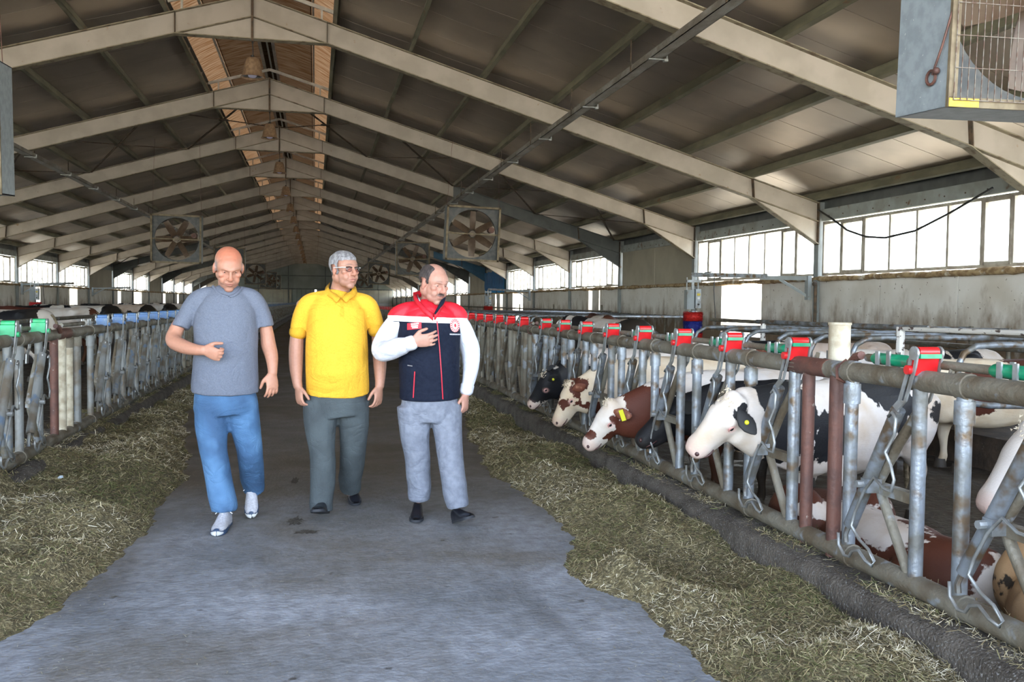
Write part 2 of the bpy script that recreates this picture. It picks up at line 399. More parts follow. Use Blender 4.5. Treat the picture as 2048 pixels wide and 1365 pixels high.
# outside ground
g = MB().box((-140, -60, -.6), (XL - .12, 220, -.12)).box((XR + .12, -60, -.6), (140, 220, -.12)).box((XL - .12, -60, -.6), (XR + .12, -6.0, -.12)).box((XL - .12, YEND + .2, -.6), (XR + .12, 220, -.12))
g.box((XL - .12, -6, -.6), (-2.35, -1, -.12)).box((2.30, -6, -.6), (XR + .12, .5, -.12))
obj('ground', g, M('dry_yard', (.52,.46,.36), (.42,.38,.27), .4, 5, .9), kind='structure')

# kerbs under the feeding fences, rough and partly chipped
def kerb(x0, x1, sgn, name):
    nx = 12; ny = 500; ys = np.concatenate([np.linspace(-1, 16, 380), np.linspace(16.2, YEND - .1, 120)])
    prof = [(x0, -.02), (x0, .06), (x0 + .004, .13), (x0 + .012, .19), (x0 + .04, .215), (x0 + .12, .225), (x0 + .2, .222), (x1 - .03, .21), (x1, .18), (x1, -.03)]
    V = []; n = len(prof)
    for j, y in enumerate(ys):
        for i, (x, z) in enumerate(prof): V.append((x, y, z))
    V = np.array(V); P = V * 1.0
    w = fbm(P, 9, 3, 3); w2 = fbm(P, 35, 4, 2)
    V[:, 0] += .010 * w + .004 * w2; V[:, 2] += (.008 * w2 + .006 * w) * (V[:, 2] > .05)
    if sgn < 0: V[:, 0] *= -1
    F = [(j*n+i, j*n+i+1, (j+1)*n+i+1, (j+1)*n+i) for j in range(len(ys) - 1) for i in range(n - 1)]
    if sgn > 0: F = [q[::-1] for q in F]
    me = bpy.data.meshes.new(name); me.from_pydata(V.tolist(), [], F); me.shade_smooth()
    obj(name, me, MAT['concrete'], kind='structure')
kerb(2.24, 2.60, 1, 'kerb_right'); kerb(1.93, 2.44, -1, 'kerb_left')

# --- roof: sheets, skin, purlins, ridge strip
roof = MB()
for sg in (-1, 1):
    xa = XC + sg * 1.37; xb = XC + sg * 10.95
    za = ztop(xa) + .27; zb = ztop(xb) + .27
    roof.prism([(xa, 0, za), (xb, 0, zb), (xb, 0, zb + .03), (xa, 0, za + .03)], (0, Y0 - .5, 0), (0, YEND + .4, 0))
ceiling = obj('ceiling', roof, MAT['roofskin'], kind='structure')
def panel_mesh(sg):
    m = MB(); xa = XC + sg * 1.38; n = 28; xb = XC + sg * 10.9; w = BAY / 6
    V = []; 
    purl = [1.365 + 1.3 * k for k in range(8)]
    for i in range(n + 1):
        s = 1.38 + (10.9 - 1.38) * i / n; x = XC + sg * s
        fr = ((s - 1.365) % 1.3) / 1.3; sag = (.018 if s < 4 else .004) * math.sin(math.pi * fr)
        z = ztop(x) + .185 - sag
        V += [(x, .007, z), (x, w * .5, z), (x, w - .007, z), (x, .007, z + .06), (x, w - .007, z + .06)]
    F = []
    for i in range(n):
        a = 5 * i; b = a + 5
        F += [(a, a+1, b+1, b), (a+1, a+2, b+2, b+1), (a+3, a, b, b+3), (a+2, a+4, b+4, b+2)]
    if sg < 0: F = [f[::-1] for f in F]
    m.add(V, F); me = m.mesh('roof_panel', MAT['roof']); return me
for sg in (-1, 1):
    me = panel_mesh(sg); k = 0
    y = yf(-3)
    while y < YEND:
        o = bpy.data.objects.new('roof_panel', me); COL.objects.link(o); o.parent = ceiling; o.location = (0, y, 0); y += BAY / 6
# purlins: one lipped channel per bay and line
pm = MB(); pm.box((-.035, 0, 0), (-.03, BAY, .155)).box((-.035, 0, .15), (.035, BAY, .155)).box((-.035, 0, 0), (.035, BAY, .006)).box((.03, 0, 0), (.035, BAY, .03)).box((-.028, 0, .055), (-.022, BAY, .075))
pme = pm.mesh('purlin', MAT['purlin'])
for sg in (-1, 1):
    for k in range(8):
        s = 1.365 + 1.3 * k if k < 7 else 10.5
        x = XC + sg * s
        for b in range(-3, 17):
            o = bpy.data.objects.new('purlin', pme); COL.objects.link(o); o.parent = ceiling
            o.location = (x, yf(b), ztop(x) + .012); o.rotation_euler = (0, sg * math.atan(SLOPE), 0)
            if sg < 0: o.rotation_euler = (0, -math.atan(SLOPE), math.pi); o.location.y = yf(b + 1); o.rotation_euler = (0, math.atan(SLOPE), math.pi)
# ridge light strip: a glass-fibre cap raised over the rafters
rs = MB()
def capz(x): return 7.06 - abs(x - XC) * .27
sheets = []
for b in range(-3, 17):
    for (a, c, nm) in ((-1.66, -.95, 0), (-.97, -.02, 1), (.02, .97, 1), (.95, 1.66, 0)):
        x0, x1 = XC + a, XC + c
        m = MB(); n = 8
        V = []; F = []
        for i in range(n + 1):
            x = x0 + (x1 - x0) * i / n; bul = .03 * math.sin(math.pi * i / n)
            zz = capz(x) + bul
            if nm == 0: zz = (6.37 + (1.66 - abs(x - XC)) * .64) + bul
            V += [(x, -.01, zz), (x, BAY + .01, zz)]
        F = [(2*i, 2*i+1, 2*i+3, 2*i+2) for i in range(n)]
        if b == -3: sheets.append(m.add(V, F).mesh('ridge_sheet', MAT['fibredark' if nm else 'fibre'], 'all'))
    for me in sheets:
        o = bpy.data.objects.new('ridge_sheet', me); COL.objects.link(o); o.parent = ceiling; o.location = (0, yf(b), 0)
rb = MB()
for s in (-.14, .14): rb.box((XC + s - .03, yf(-3), 6.94), (XC + s + .03, YEND, 7.0))
for s in (-1.0, 1.0): rb.box((XC + s - .02, yf(-3), 6.75), (XC + s + .02, YEND, 6.79))
obj('ridge_beam', rb, MAT['whiteflat'], ceiling)
rcap = MB().box((XC - .17, yf(-3), 7.08), (XC + .17, YEND, 7.11)); obj('ridge_cap', rcap, MAT['roofskin'], ceiling)
# white angle bars over each rafter crossing
am = MB(); am.bar((XC - 1.38, 0, 6.42), (XC, 0, 6.815), .04, .06).bar((XC, 0, 6.815), (XC + 1.38, 0, 6.42), .04, .06)
am.bar((XC - 1.15, 0, 6.28), (XC - 1.15, 0, 6.50), .035, .035).bar((XC + 1.15, 0, 6.28), (XC + 1.15, 0, 6.50), .035, .035)
ame = am.mesh('ridge_bar', MAT['whiteflat'])
for b in range(-2, 17):
    o = bpy.data.objects.new('ridge_bar', ame); COL.objects.link(o); o.parent = ceiling; o.location = (0, yf(b) + .12, 0)
# wind bracing in the bays between frames
bm_ = MB()
nodesx = [1.365 + 1.3 * k for k in range(8)]
def X4(m, sg, s0, s1):
    """crossed angle bars between two purlin lines of one bay"""
    a = XC + sg * s0; b = XC + sg * s1; za = ztop(a) - .05; zb = ztop(b) - .05
    m.bar((a, .2, za), (b, BAY - .2, zb), .05, .02).bar((b, .2, zb), (a, BAY - .2, za), .05, .02)
    m.box(((a+b)/2 - .12, BAY/2 - .12, (za+zb)/2 - .012), ((a+b)/2 + .12, BAY/2 + .12, (za+zb)/2))
for sg in (-1, 1):
    for s0 in (0, 2.6, 5.2, 7.8): X4(bm_, sg, max(s0, .06), s0 + 2.55)
bme = bm_.mesh('wind_brace', MAT['rustdark'])
for b in (1, 6, 11, 15):
    o = bpy.data.objects.new('wind_brace', bme); COL.objects.link(o); o.parent = ceiling; o.location = (0, yf(b), 0)

# --- steel portal frames
TW, FW = .012, .17
def ibar(m, fm, a, b, dep0, dep1, y=0):
    """web into m, flanges into fm; a, b are points on the top flange line (x,z)"""
    (x0, z0), (x1, z1) = a, b
    m.prism([(x0, y, z0), (x1, y, z1), (x1, y, z1 - dep1), (x0, y, z0 - dep0)], (0, -TW/2, 0), (0, TW/2, 0))
    fm.bar((x0, y, z0), (x1, y, z1), FW, .014, up=(0, 0, 1)); fm.bar((x0, y, z0 - dep0), (x1, y, z1 - dep1), FW, .014, up=(0, 0, 1))
def side_meshes(sg, cutx=None):
    web, fl_ = MB(), MB()
    x0 = XC; x1 = XC + sg * 10.6; xb = XC + sg * 9.2
    end = MB()
    if cutx is None: ibar(web, fl_, (x0, ztop(x0)), (xb, ztop(xb)), DEP, DEP)
    else:
        xc_ = XC + sg * cutx; ibar(web, fl_, (x0, ztop(x0)), (xc_, ztop(xc_)), DEP, DEP); inner, innerf = web, fl_; web, fl_ = MB(), MB(); ibar(web, fl_, (xc_, ztop(xc_)), (xb, ztop(xb)), DEP, DEP)
    ibar(web, fl_, (xb, ztop(xb)), (x1, ztop(x1)), DEP, DEP)
    zb = ztop(xb) - DEP; ze = ztop(x1) - DEP
    web.prism([(xb, 0, zb), (x1, 0, ze), (x1, 0, 2.64)], (0, -TW/2, 0), (0, TW/2, 0))
    fl_.bar((xb, 0, zb), (x1, 0, 2.64), FW, .014)
    st = MB(); st.bar((xb, 0, ztop(xb)), (xb + sg * .03, 0, zb - .01), FW, .016, up=(1, 0, 0)); st.bar((x1, 0, ztop(x1) + .02), (x1, 0, 2.62), FW, .02, up=(1, 0, 0))
    outer = None
    if cutx is not None: outer = (web, fl_); web, fl_ = inner, innerf
    # apex gusset half
    gx = XC + sg * 1.24
    web.prism([(XC, 0, ZA - DEP), (gx, 0, ztop(gx) - DEP), (XC, 0, 5.83)], (0, -TW/2, 0), (0, TW/2, 0))
    fl_.bar((gx, 0, ztop(gx) - DEP), (XC, 0, 5.84), FW, .014)
    st.box((XC + (0 if sg > 0 else -.018), -FW/2, 5.80), (XC + (.018 if sg > 0 else 0), FW/2, ZA + .02))
    st.bar((gx, 0, ztop(gx)), (gx, 0, ztop(gx) - DEP), FW, .012, up=(1, 0, 0))
    cw, cf = MB(), MB(); xo = x1 + sg * .22
    cw.box((min(x1, xo), -TW/2, -.1), (max(x1, xo), TW/2, ztop(x1) + .02))
    cf.box((x1 - .007 if sg > 0 else x1 - .007, -FW/2, -.1), (x1 + .007, FW/2, ztop(x1)))
    cf.box((xo - .007, -FW/2, -.1), (xo + .007, FW/2, ztop(x1)))
    return web, fl_, st, cw, cf, outer
def split_mesh(sg, mweb, mcol, cutx=None):
    web, fl_, st, cw, cf, outer = side_meshes(sg, cutx)
    if outer: outer[0].v, outer[0].f = (outer[0].add(outer[1].v, outer[1].f).v, outer[0].f); om = outer[0].mesh('rafter_end', mweb)
    else: om = None
    return (web.mesh('rafter', MAT['cream']), fl_.mesh('rafter_flange', MAT['cream_edge']), st.mesh('stiffener_plate', MAT['rustdark']), cw.mesh('column', mcol), cf.mesh('column_flange', mcol), om)
MAT['cream_edge'] = M('rafter_flange_paint', (.27,.235,.165), (.13,.09,.055), 8, 4, .6, 0, .2, 50, .5, .68)
MAT['colgrey'] = M('grey_column_paint', (.27,.30,.31), (.22,.24,.24), 3, 4, .5, c3=(.16,.10,.06), s3=6, lo3=.68, hi3=.76)
SM = {}
for sg in (-1, 1):
    for nm, mw, cx_ in (('cream', MAT['cream'], None), ('grey', MAT['greysteel'], 5.2), ('blue', MAT['bluesteel'], 7.6)):
        SM[sg, nm] = split_mesh(sg, mw, MAT['colgrey'], cx_)
RC = {2: 'grey', 6: 'blue', 7: 'grey', 10: 'grey'}
LC = {7: 'grey', 10: 'grey', 13: 'grey'}
for i in range(-1, 17):
    c = (RC.get(i, 'cream'), LC.get(i, 'cream'))
    extra = ' with grey-painted right half' if i == 2 else (' with blue-painted right end' if i == 6 else '')
    lab = ('cream steel portal frame spanning the barn, %s one seen%s' % (ORD[i + 1], extra)) if i < 12 else 'cream steel portal frame deep in the barn before the end wall'
    t = empty('portal_frame', (0, yf(i), 0), label=lab, cat='roof frame', group='steel portal frames carrying the roof', kind='structure')
    for sg, cc in ((1, c[0]), (-1, c[1])):
        ms = SM[sg, cc]
        r = obj('rafter', ms[0], None, t); obj('rafter_flange', ms[1], None, r); obj('stiffener_plate', ms[2], None, r)
        if ms[5]: obj('rafter_end', ms[5], None, t)
        cl = obj('column', ms[3], None, t); obj('column_flange', ms[4], None, cl)

# --- side walls: lower panels, windows, openings
def side_wall(sg):
    X = XR + .05 if sg > 0 else XL - .05
    nm = 'right' if sg > 0 else 'left'
    body = MB(); xo = X + sg * .18
    lo, hi = min(X + sg*.10, xo), max(X + sg*.10, xo)
    # openings (y0, y1, z0, z1) through the lower wall
    ops = {1: [(18.7, 20.75, .72, 1.93), (30.48, 30.62, .3, 1.9), (31.4, 31.85, .3, 1.9), (42.6, 44.9, .3, 1.9), (47.4, 48.1, .3, 1.9), (49.0, 49.5, .3, 1.9), (62, 63.5, .3, 1.9), (74, 76, .3, 1.9)],
           -1: [(42.7, 43.5, .3, 1.9), (48.4, 49.9, .3, 1.9), (59.6, 60.5, .3, 1.9), (64.7, 67.4, .3, 1.9), (76, 77.7, .3, 1.9), (84, 85, .3, 1.9)]}[sg]
    solid = {1: (1, 5, 6, 11), -1: (6, 9, 13)}[sg]      # bays (from frame i to i+1) closed by plain panels
    wall = obj('wall_' + nm, MB().box((lo, Y0 - 2, 3.12), (hi, YEND + .2, 3.62)), MAT['greysteel'], kind='structure')
    # strips of wall core between openings
    edges = [(Y0 - 2, YEND + .2)]
    ys = sorted(ops); core = MB(); y = Y0 - 2
    for (a, b, z0, z1) in ys:
        core.box((lo, y, -.2), (hi, a, 1.96)); core.box((lo, a, -.2), (hi, b, z0)); core.box((lo, a, z1), (hi, b, 1.96)); y = b
    core.box((lo, y, -.2), (hi, YEND + .2, 1.96)); obj('wall_core', core, MAT['walld'], wall)
    # inner facing panels, 2 m wide
    def isop(a, b):
        return [o for o in ops if o[0] < b - .02 and o[1] > a + .02]
    y = yf(-3); k = 0
    xi0, xi1 = (X + .03, X + .10) if sg > 0 else (X - .10, X - .03)
    while y < YEND - .5:
        a, b = y + .012, y + BAY / 3 - .012; o_ = isop(a, b); m = MB()
        if not o_: m.box((xi0, a, -.1), (xi1, b, 1.95))
        else:
            c = a
            for (p, q, z0, z1) in sorted(o_):
                p_, q_ = max(p, a), min(q, b)
                if p_ > c + .01: m.box((xi0, c, -.1), (xi1, p_, 1.95))
                if q_ > p_: m.box((xi0, p_, -.1), (xi1, q_, z0))
                c = q_
            if c < b - .01: m.box((xi0, c, -.1), (xi1, b, 1.95))
        obj('wall_panel', m, MAT['walld'], wall); y += BAY / 3
    n = 0; w0, w1 = 2.02, 3.06
    base = None
    for b in range(-3, 17):
        ya, yb = yf(b) + .10, yf(b + 1) - .10
        if b in solid:
            for j in range(2):
                obj('wall_panel', MB().box((xi0, ya + j*(yb-ya)/2 + .01, 1.97), (xi1, ya + (j+1)*(yb-ya)/2 - .01, 3.2)), MAT['wallup'], wall)
            continue
        n += 1
        if base is None:
            L = yb - ya
            fr = MB(); x0, x1 = (X + .02, X + .09) if sg > 0 else (X - .09, X - .02)
            fr.box((x0, 0, w0), (x1, L, w0 + .05)).box((x0, 0, w1 - .05), (x1, L, w1)).box((x0, 0, w0), (x1, .05, w1)).box((x0, L - .05, w0), (x1, L, w1))
            cuts = [0, .77, 1.38, 2.14, 2.89, 3.62, 4.37, 5.10, L] if sg > 0 else [0, .62, 1.4, 2.1, 2.9, 3.6, 4.4, 5.2, L]
            t = bpy.data.objects.new('window', fr.mesh('window', MAT['frame'])); base = t
            COL.objects.link(t); t.name = 'window_1'; tag(t, kind='structure')
            for c in cuts[1:-1]:
                wd = .036 if c in (cuts[2], cuts[6], cuts[7]) else .025
                obj('mullion', MB().box((x0 - .01, c - wd, w0 + .05), (x1, c + wd, w1 - .05)), MAT['frame'], t)
            for j in range(len(cuts) - 1):
                a_, b_ = cuts[j] + .03, cuts[j+1] - .03
                xm = (x0 + x1) / 2
                obj('pane', MB().box((xm - .003, a_, w0 + .05), (xm + .003, b_, w1 - .05)), MAT['pane'], t)
                if j in (1, 6):
                    obj('sash', MB().box((x0 - .015, a_ - .01, w0 + .03), (x1 - .02, a_ + .035, w1 - .03)).box((x0 - .015, b_ - .035, w0 + .03), (x1 - .02, b_ + .01, w1 - .03)).box((x0 - .015, a_, w0 + .03), (x1 - .02, b_, w0 + .085)).box((x0 - .015, a_, w1 - .085), (x1 - .02, b_, w1 - .03)), MAT['frame'], t)
        else:
            t = dup(base)
        t.name = 'window_%d' % (n if sg > 0 else n + 30); t.location = (0, ya, 0)
    # girt beam above windows with bolt heads, foam bead on the sill
    gm = MB(); x0, x1 = (X - .02, X + .12) if sg > 0 else (X - .12, X + .02)
    for b in range(-3, 17): gm.box((x0, yf(b) + .11, 3.08), (x1, yf(b+1) - .11, 3.30))
    obj('trim_girt_' + nm, gm, MAT['girt'], kind='structure')
    bl = MB()
    for b in range(-3, 4 if sg > 0 else 8):
        for j in range(12):
            y = yf(b) + .4 + j * .47; xx = x0 - .004 if sg > 0 else x1 + .004
            bl.box((xx - .006, y, 3.15), (xx + .006, y + .02, 3.17))
    obj('bolt_heads', bl, MAT['rustdark'], wall, kind='stuff')
    ys = np.linspace(yf(-3), YEND, 900); P = np.stack([0*ys, ys, 0*ys], -1); w = fbm(P, 5, 8 + sg, 4); w2 = fbm(P, 14, 9 + sg, 3)
    pts = [(X + (-.02 if sg > 0 else .02), float(y), 1.96 + .012 * float(a)) for y, a in zip(ys, w2)]
    obj('trim_foam_' + nm, MB().tube(pts, [max(.025, .048 + .016 * float(a)) for a in w], 8), MAT['foam'], smooth='all', kind='structure')
    return wall
MAT['girt'] = M('grey_girt', (.33,.37,.37), (.26,.28,.26), 3, 4, .5, c3=(.15,.09,.05), s3=6, lo3=.62, hi3=.72)
wall_r = side_wall(1); wall_l = side_wall(-1)

# --- end wall: profiled cladding above, panels and sliding doors below
ew = MB(); y = YEND
ew.prism([(XL - .2, y, 2.86), (XR + .2, y, 2.86), (XR + .2, y, 3.6), (XC, y, 6.75), (XL - .2, y, 3.6)], (0, .06, 0), (0, .16, 0))
ew.box((XL - .2, y + .06, -.1), (-.1, y + .16, 2.86)).box((.12, y + .06, -.1), (XR + .2, y + .16, 2.86)).box((-.1, y + .06, -.1), (.12, y + .16, 1.5))
wb = obj('wall_back', ew, MAT['greenwall'], kind='structure')
x = XL
while x < XR:
    zt = ztop(x + .2) + .05
    if zt > 3.2: obj('cladding_sheet', MB().box((x + .05, y - .02, 2.95), (x + .40, y + .06, zt)), MAT['greenwall'], wb)
    x += .45
rb = MB()
for xx in (-6.9, -3.3, 1.2, 4.8): rb.box((xx - .06, y - .14, 0), (xx + .06, y - .02, ztop(xx)))
rb.box((XL, y - .12, 4.5), (XR, y - .03, 4.62)).box((XL, y - .12, 2.86), (XR, y - .03, 3.0))
obj('trim_end_posts', rb, MAT['greysteel'], kind='structure')
for a, b in ((XL, -2.9), (2.6, XR)):
    k = 0; x = a
    while x < b - .2:
        obj('wall_panel', MB().box((x + .02, y - .03, 1.25), (min(x + 1.3, b) - .02, y + .06, 2.86)), MAT['wallup'], wb)
        obj('wall_panel', MB().box((x + .02, y - .03, -.1), (min(x + 1.3, b) - .02, y + .06, 1.22)), MAT['wall'], wb); x += 1.3
for j, (a, b) in enumerate(((-2.8, -.1), (.12, 2.5))):
    d = obj('door_%d' % (j + 1), MB().box((a, y - .10, .05), (b, y - .04, 2.84)), MAT['greenwall'], kind='structure')
    for k in range(1, 5): obj('door_rib', MB().box((a + (b-a)*k/5 - .03, y - .13, .05), (a + (b-a)*k/5 + .03, y - .10, 2.84)), MAT['greysteel'], d)

# ------------------------------------------------------------------ headlock feeding fences
G = MAT
MAT['galv_dusty'] = M('dusty_grey_pipe', (.20,.21,.21), (.12,.10,.075), 7, 5, .55, .25, .2, 60, .4, .6, c3=(.10,.14,.20), s3=9, lo3=.6, hi3=.68)
def U(px, py, x=2.4):        # point of the reference stanchion seen in the photograph, as (y offset from its near post, height)
    p = W(px, py, x=x); return p.y - 3.285, p.z
PIT = .745
def stanchion_meshes(block, grip, sleeve, pm='galv'):
    ms = {}
    ms['post_far'] = MB().tube([(0, .483, .27), (0, .483, 1.12)], .030, 12).tube([(0, .483, .98), (0, .483, 1.07)], .038, 12).mesh('post', G[pm], True)
    ms['post_near'] = MB().tube([(0, 0, .27), (0, 0, 1.12)], .0295, 12).mesh('post', G[pm], True)
    ms['neck_bar'] = MB().tube([(0, .02, .98), (.0, .13, .85), (0, .262, .66), (0, .235, .60), (0, .03, .30)], .022, 10).box((-.022, -.01, .615), (.022, .27, .66)).mesh('neck_bar', G['galv_dirty'], True)
    a0 = Vector((-.045, .075, 1.0)); a1 = Vector((-.045, .40, .44))
    ms['yoke_arm'] = MB().tube([a0, a0.lerp(a1, .5), a1], .030, 12).tube([a1 + Vector((0, .0, .02)), a1 + Vector((0, .035, -.05)), a1 + Vector((0, .03, -.085))], .012, 6).box((-.08, .225, .62), (-.01, .275, .68)).mesh('yoke_arm', G[pm], True)
    wire = []
    for (y, z) in ((.085,.97),(.06,.99),(.035,.965),(.04,.90),(.10,.82),(.06,.77),(.035,.715),(.05,.665),(.10,.665),(.17,.70),(.24,.63),(.305,.52),(.33,.455),(.27,.41),(.20,.385),(.155,.345),(.17,.32),(.22,.33),(.27,.36),(.32,.345),(.34,.315),(.38,.31),(.425,.345),(.43,.40)):
        wire.append((-.085, y, z))
    ms['locking_wire'] = MB().tube(wire, .007, 7).mesh('locking_wire', G['galv_clean'], 'all')
    ms['pivot_bolt'] = MB().tube([(-.11, .262, .655), (0, .262, .655)], .016, 8).mesh('pivot_bolt', G['galv_clean'], True)
    # latch handle: two slotted plates standing over the rail with the coloured block between
    br = MB()
    for x in (-.056, .056):
        pts = [(x, .095, .93), (x, .085, 1.00), (x, .035, 1.04), (x, -.02, 1.18), (x, -.03, 1.225)]
        for i in range(4):
            p, q = Vector(pts[i]), Vector(pts[i + 1]); 
            if i < 2: br.bar(p, q, .05, .008, up=(1, 0, 0)) if False else br.prism([(x, p.y-.026, p.z), (x, p.y+.026, p.z), (x, q.y+.026, q.z), (x, q.y-.026, q.z)], (-.004, 0, 0), (.004, 0, 0))
            else:
                for s in (-1, 1):
                    br.prism([(x, p.y+s*.026, p.z), (x, p.y+s*.011, p.z), (x, q.y+s*.011, q.z), (x, q.y+s*.026, q.z)], (-.004, 0, 0), (.004, 0, 0))
        br.tube([(x - .005, -.032, 1.238), (x + .005, -.032, 1.238)], .028, 14)
    br.tube([(-.062, -.032, 1.245), (.062, -.032, 1.245)], .009, 8)
    ms['latch_bracket'] = br.mesh('latch_bracket', G['galv_clean'], True)
    R = Matrix.Rotation(math.radians(12), 3, 'X')
    b = MB().box((-.050, -.018, -.055), (.050, .030, .022)); b.v = [R @ Vector(p) + Vector((0, -.022, 1.205)) for p in b.v]
    b.tube([(-.076, -.012, 1.17), (.066, -.012, 1.17)], .019, 10)
    b.tube([(-.044, -.035, 1.243), (.044, -.035, 1.243)], .021, 10)
    ms['latch_block'] = b.mesh('latch_block', G[block], True)
    ms['latch_grip'] = MB().box((-.048, -.062, 1.218), (.048, -.038, 1.236)).mesh('latch_grip', G[grip], True)
    ms['sleeve'] = MB().tube([(.07, .17, 1.19), (.07, .19, 1.19), (.07, .41, 1.19), (.07, .43, 1.19)], [.018, .027, .027, .018], 12).mesh('pipe_sleeve', G[sleeve], True)
    c = MB()
    for y in (.28, .36):
        c.box((.038, y - .012, 1.13), (.046, y + .012, 1.225)).box((.094, y - .012, 1.13), (.102, y + .012, 1.225)).box((.038, y - .012, 1.13), (.102, y + .012, 1.145))
        c.bar((.05, y, 1.10), (.07, y, 1.14), .02, .02)
    c.box((.055, .27, 1.128), (.085, .37, 1.136))
    ms['sleeve_clamp'] = c.mesh('sleeve_clamp', G['galv_clean'], True)
    f = MB(); f.tube([(0, .483, .27), (0, .483, 1.12)], .030, 8).tube([(0, 0, .27), (0, 0, 1.12)], .0295, 8)
    f.tube([(0, .02, .98), (0, .262, .66), (0, .03, .30)], .022, 6).tube([a0, a1], .030, 6)
    ms['stanchion'] = f.mesh('stanchion', G['galv_dirty'], True)
    return ms
MSR = stanchion_meshes('red', 'green', 'green')
MSG = stanchion_meshes('bgreen', 'green', 'galv_dirty', 'galv_dusty')
MSB = stanchion_meshes('blue', 'galv_clean', 'whiteflat', 'galv_dusty')
def hang(me, name, parent, y=0):
    o = bpy.data.objects.new(name, me); COL.objects.link(o); o.parent = parent; o.location = (0, y, 0); return o
CLM = [MB().tube([(0, -.028, 1.125), (0, .028, 1.125)], .051, 14).mesh('rail_clamp', G['galv_dirty'], True), MB().tube([(0, -.03, .285), (0, .03, .285)], .053, 12).mesh('base_clamp', G['galv_dirty'], True), MB().tube([(.06, 0, 1.15), (.07, 0, 1.19)], .012, 6).mesh('pipe_stud', G['galv_dirty'], True)]
def fence_panel(x, ys, rz, n, ms, far, label, y_lo, y_hi, group):
    """ys: list of stanchion positions (near posts); a rotated panel mirrors the order"""
    t = empty('headlock_panel', (x, ys[0], 0), rz, label=label, cat='feeding fence', group=group)
    s = 1 if rz == 0 else -1
    a, b = (y_lo - ys[0]) * s, (y_hi - ys[0]) * s
    if a > b: a, b = b, a
    hang(MB().tube([(0, a, 1.125), (0, b, 1.125)], .044, 14).mesh('top_rail', G['galv_dirty'], True), 'top_rail', t)
    hang(MB().tube([(0, a, .285), (0, b, .285)], .046, 12).mesh('bottom_rail', G['galv_dirty'], True), 'bottom_rail', t)
    hang(MB().tube([(.07, a + .1, 1.19), (.07, b - .1, 1.19)], .0185, 10).mesh('release_pipe', G['galv_dirty'], True), 'release_pipe', t)
    for y in ys:
        v = (y - ys[0]) * s
        if far < 3: hang(CLM[0], 'rail_clamp', t, v + .483); hang(CLM[1], 'base_clamp', t, v + .47); hang(CLM[2], 'pipe_stud', t, v - .1)
        if far < 2:
            hang(ms['post_far'], 'post', t, v); hang(ms['post_near'], 'post', t, v); hang(ms['neck_bar'], 'neck_bar', t, v)
            ar = hang(ms['yoke_arm'], 'yoke_arm', t, v); hang(ms['locking_wire'], 'locking_wire', ar); hang(ms['pivot_bolt'], 'pivot_bolt', ar)
            sl = hang(ms['sleeve'], 'pipe_sleeve', t, v); hang(ms['sleeve_clamp'], 'sleeve_clamp', sl)
        else:
            hang(ms['stanchion'], 'stanchion', t, v)
            if far < 4: hang(ms['sleeve'], 'pipe_sleeve', t, v)
        lb = hang(ms['latch_bracket'], 'latch_bracket', t, v); hang(ms['latch_block'], 'latch_block', lb)
        if far < 2: hang(ms['latch_grip'], 'latch_grip', lb)
    return t
XF, XFL = 2.40, -2.06
GR = 'headlock feeding fences along the alley'
fence_panel(XF, [1.795, 2.54, 3.285], 0, 3, MSR, 0, 'galvanised headlock fence with red latches ending at the two rusty posts, beside lying cows', 1.4, 3.86, GR)
fence_panel(XF, [4.284 + PIT * j for j in range(8)], 0, 8, MSR, 0, 'galvanised headlock fence with red latches where the white-faced cow puts her head through', 4.22, 10.16, GR)
k = 2
for st in [10.56 + 6.25 * i for i in range(15)]:
    fence_panel(XF, [st + PIT * j for j in range(8)], 0, 8, MSR, k, 'galvanised headlock fence with red latches, %s panel up the alley from the rusty posts' % ORD[k][:12] if k < 8 else 'far headlock fence with red latches deep up the alley on the kerb', st - .3, st + 5.86, GR)
    k += 1
fence_panel(XFL, [7.58, 6.85, 6.12, 5.39], math.pi, 4, MSG, 0, 'dusty headlock fence with green latches beside the hay, at the wide brown post', 4.6, 7.86, GR)
k = 1
for st in [9.70 + 6.25 * i for i in range(15)]:
    fence_panel(XFL, [st + .745 * j for j in range(8)][::-1], math.pi, 8, MSB, k if k > 1 else 1, 'dusty headlock fence with blue latches, %s panel up the alley past the brown post' % ('first' if k == 1 else ORD[k - 1]) if k < 8 else 'far headlock fence with blue latches deep up the alley on the kerb', st - (1.3 if k == 1 else .75), st + 5.5, GR)
    k += 1

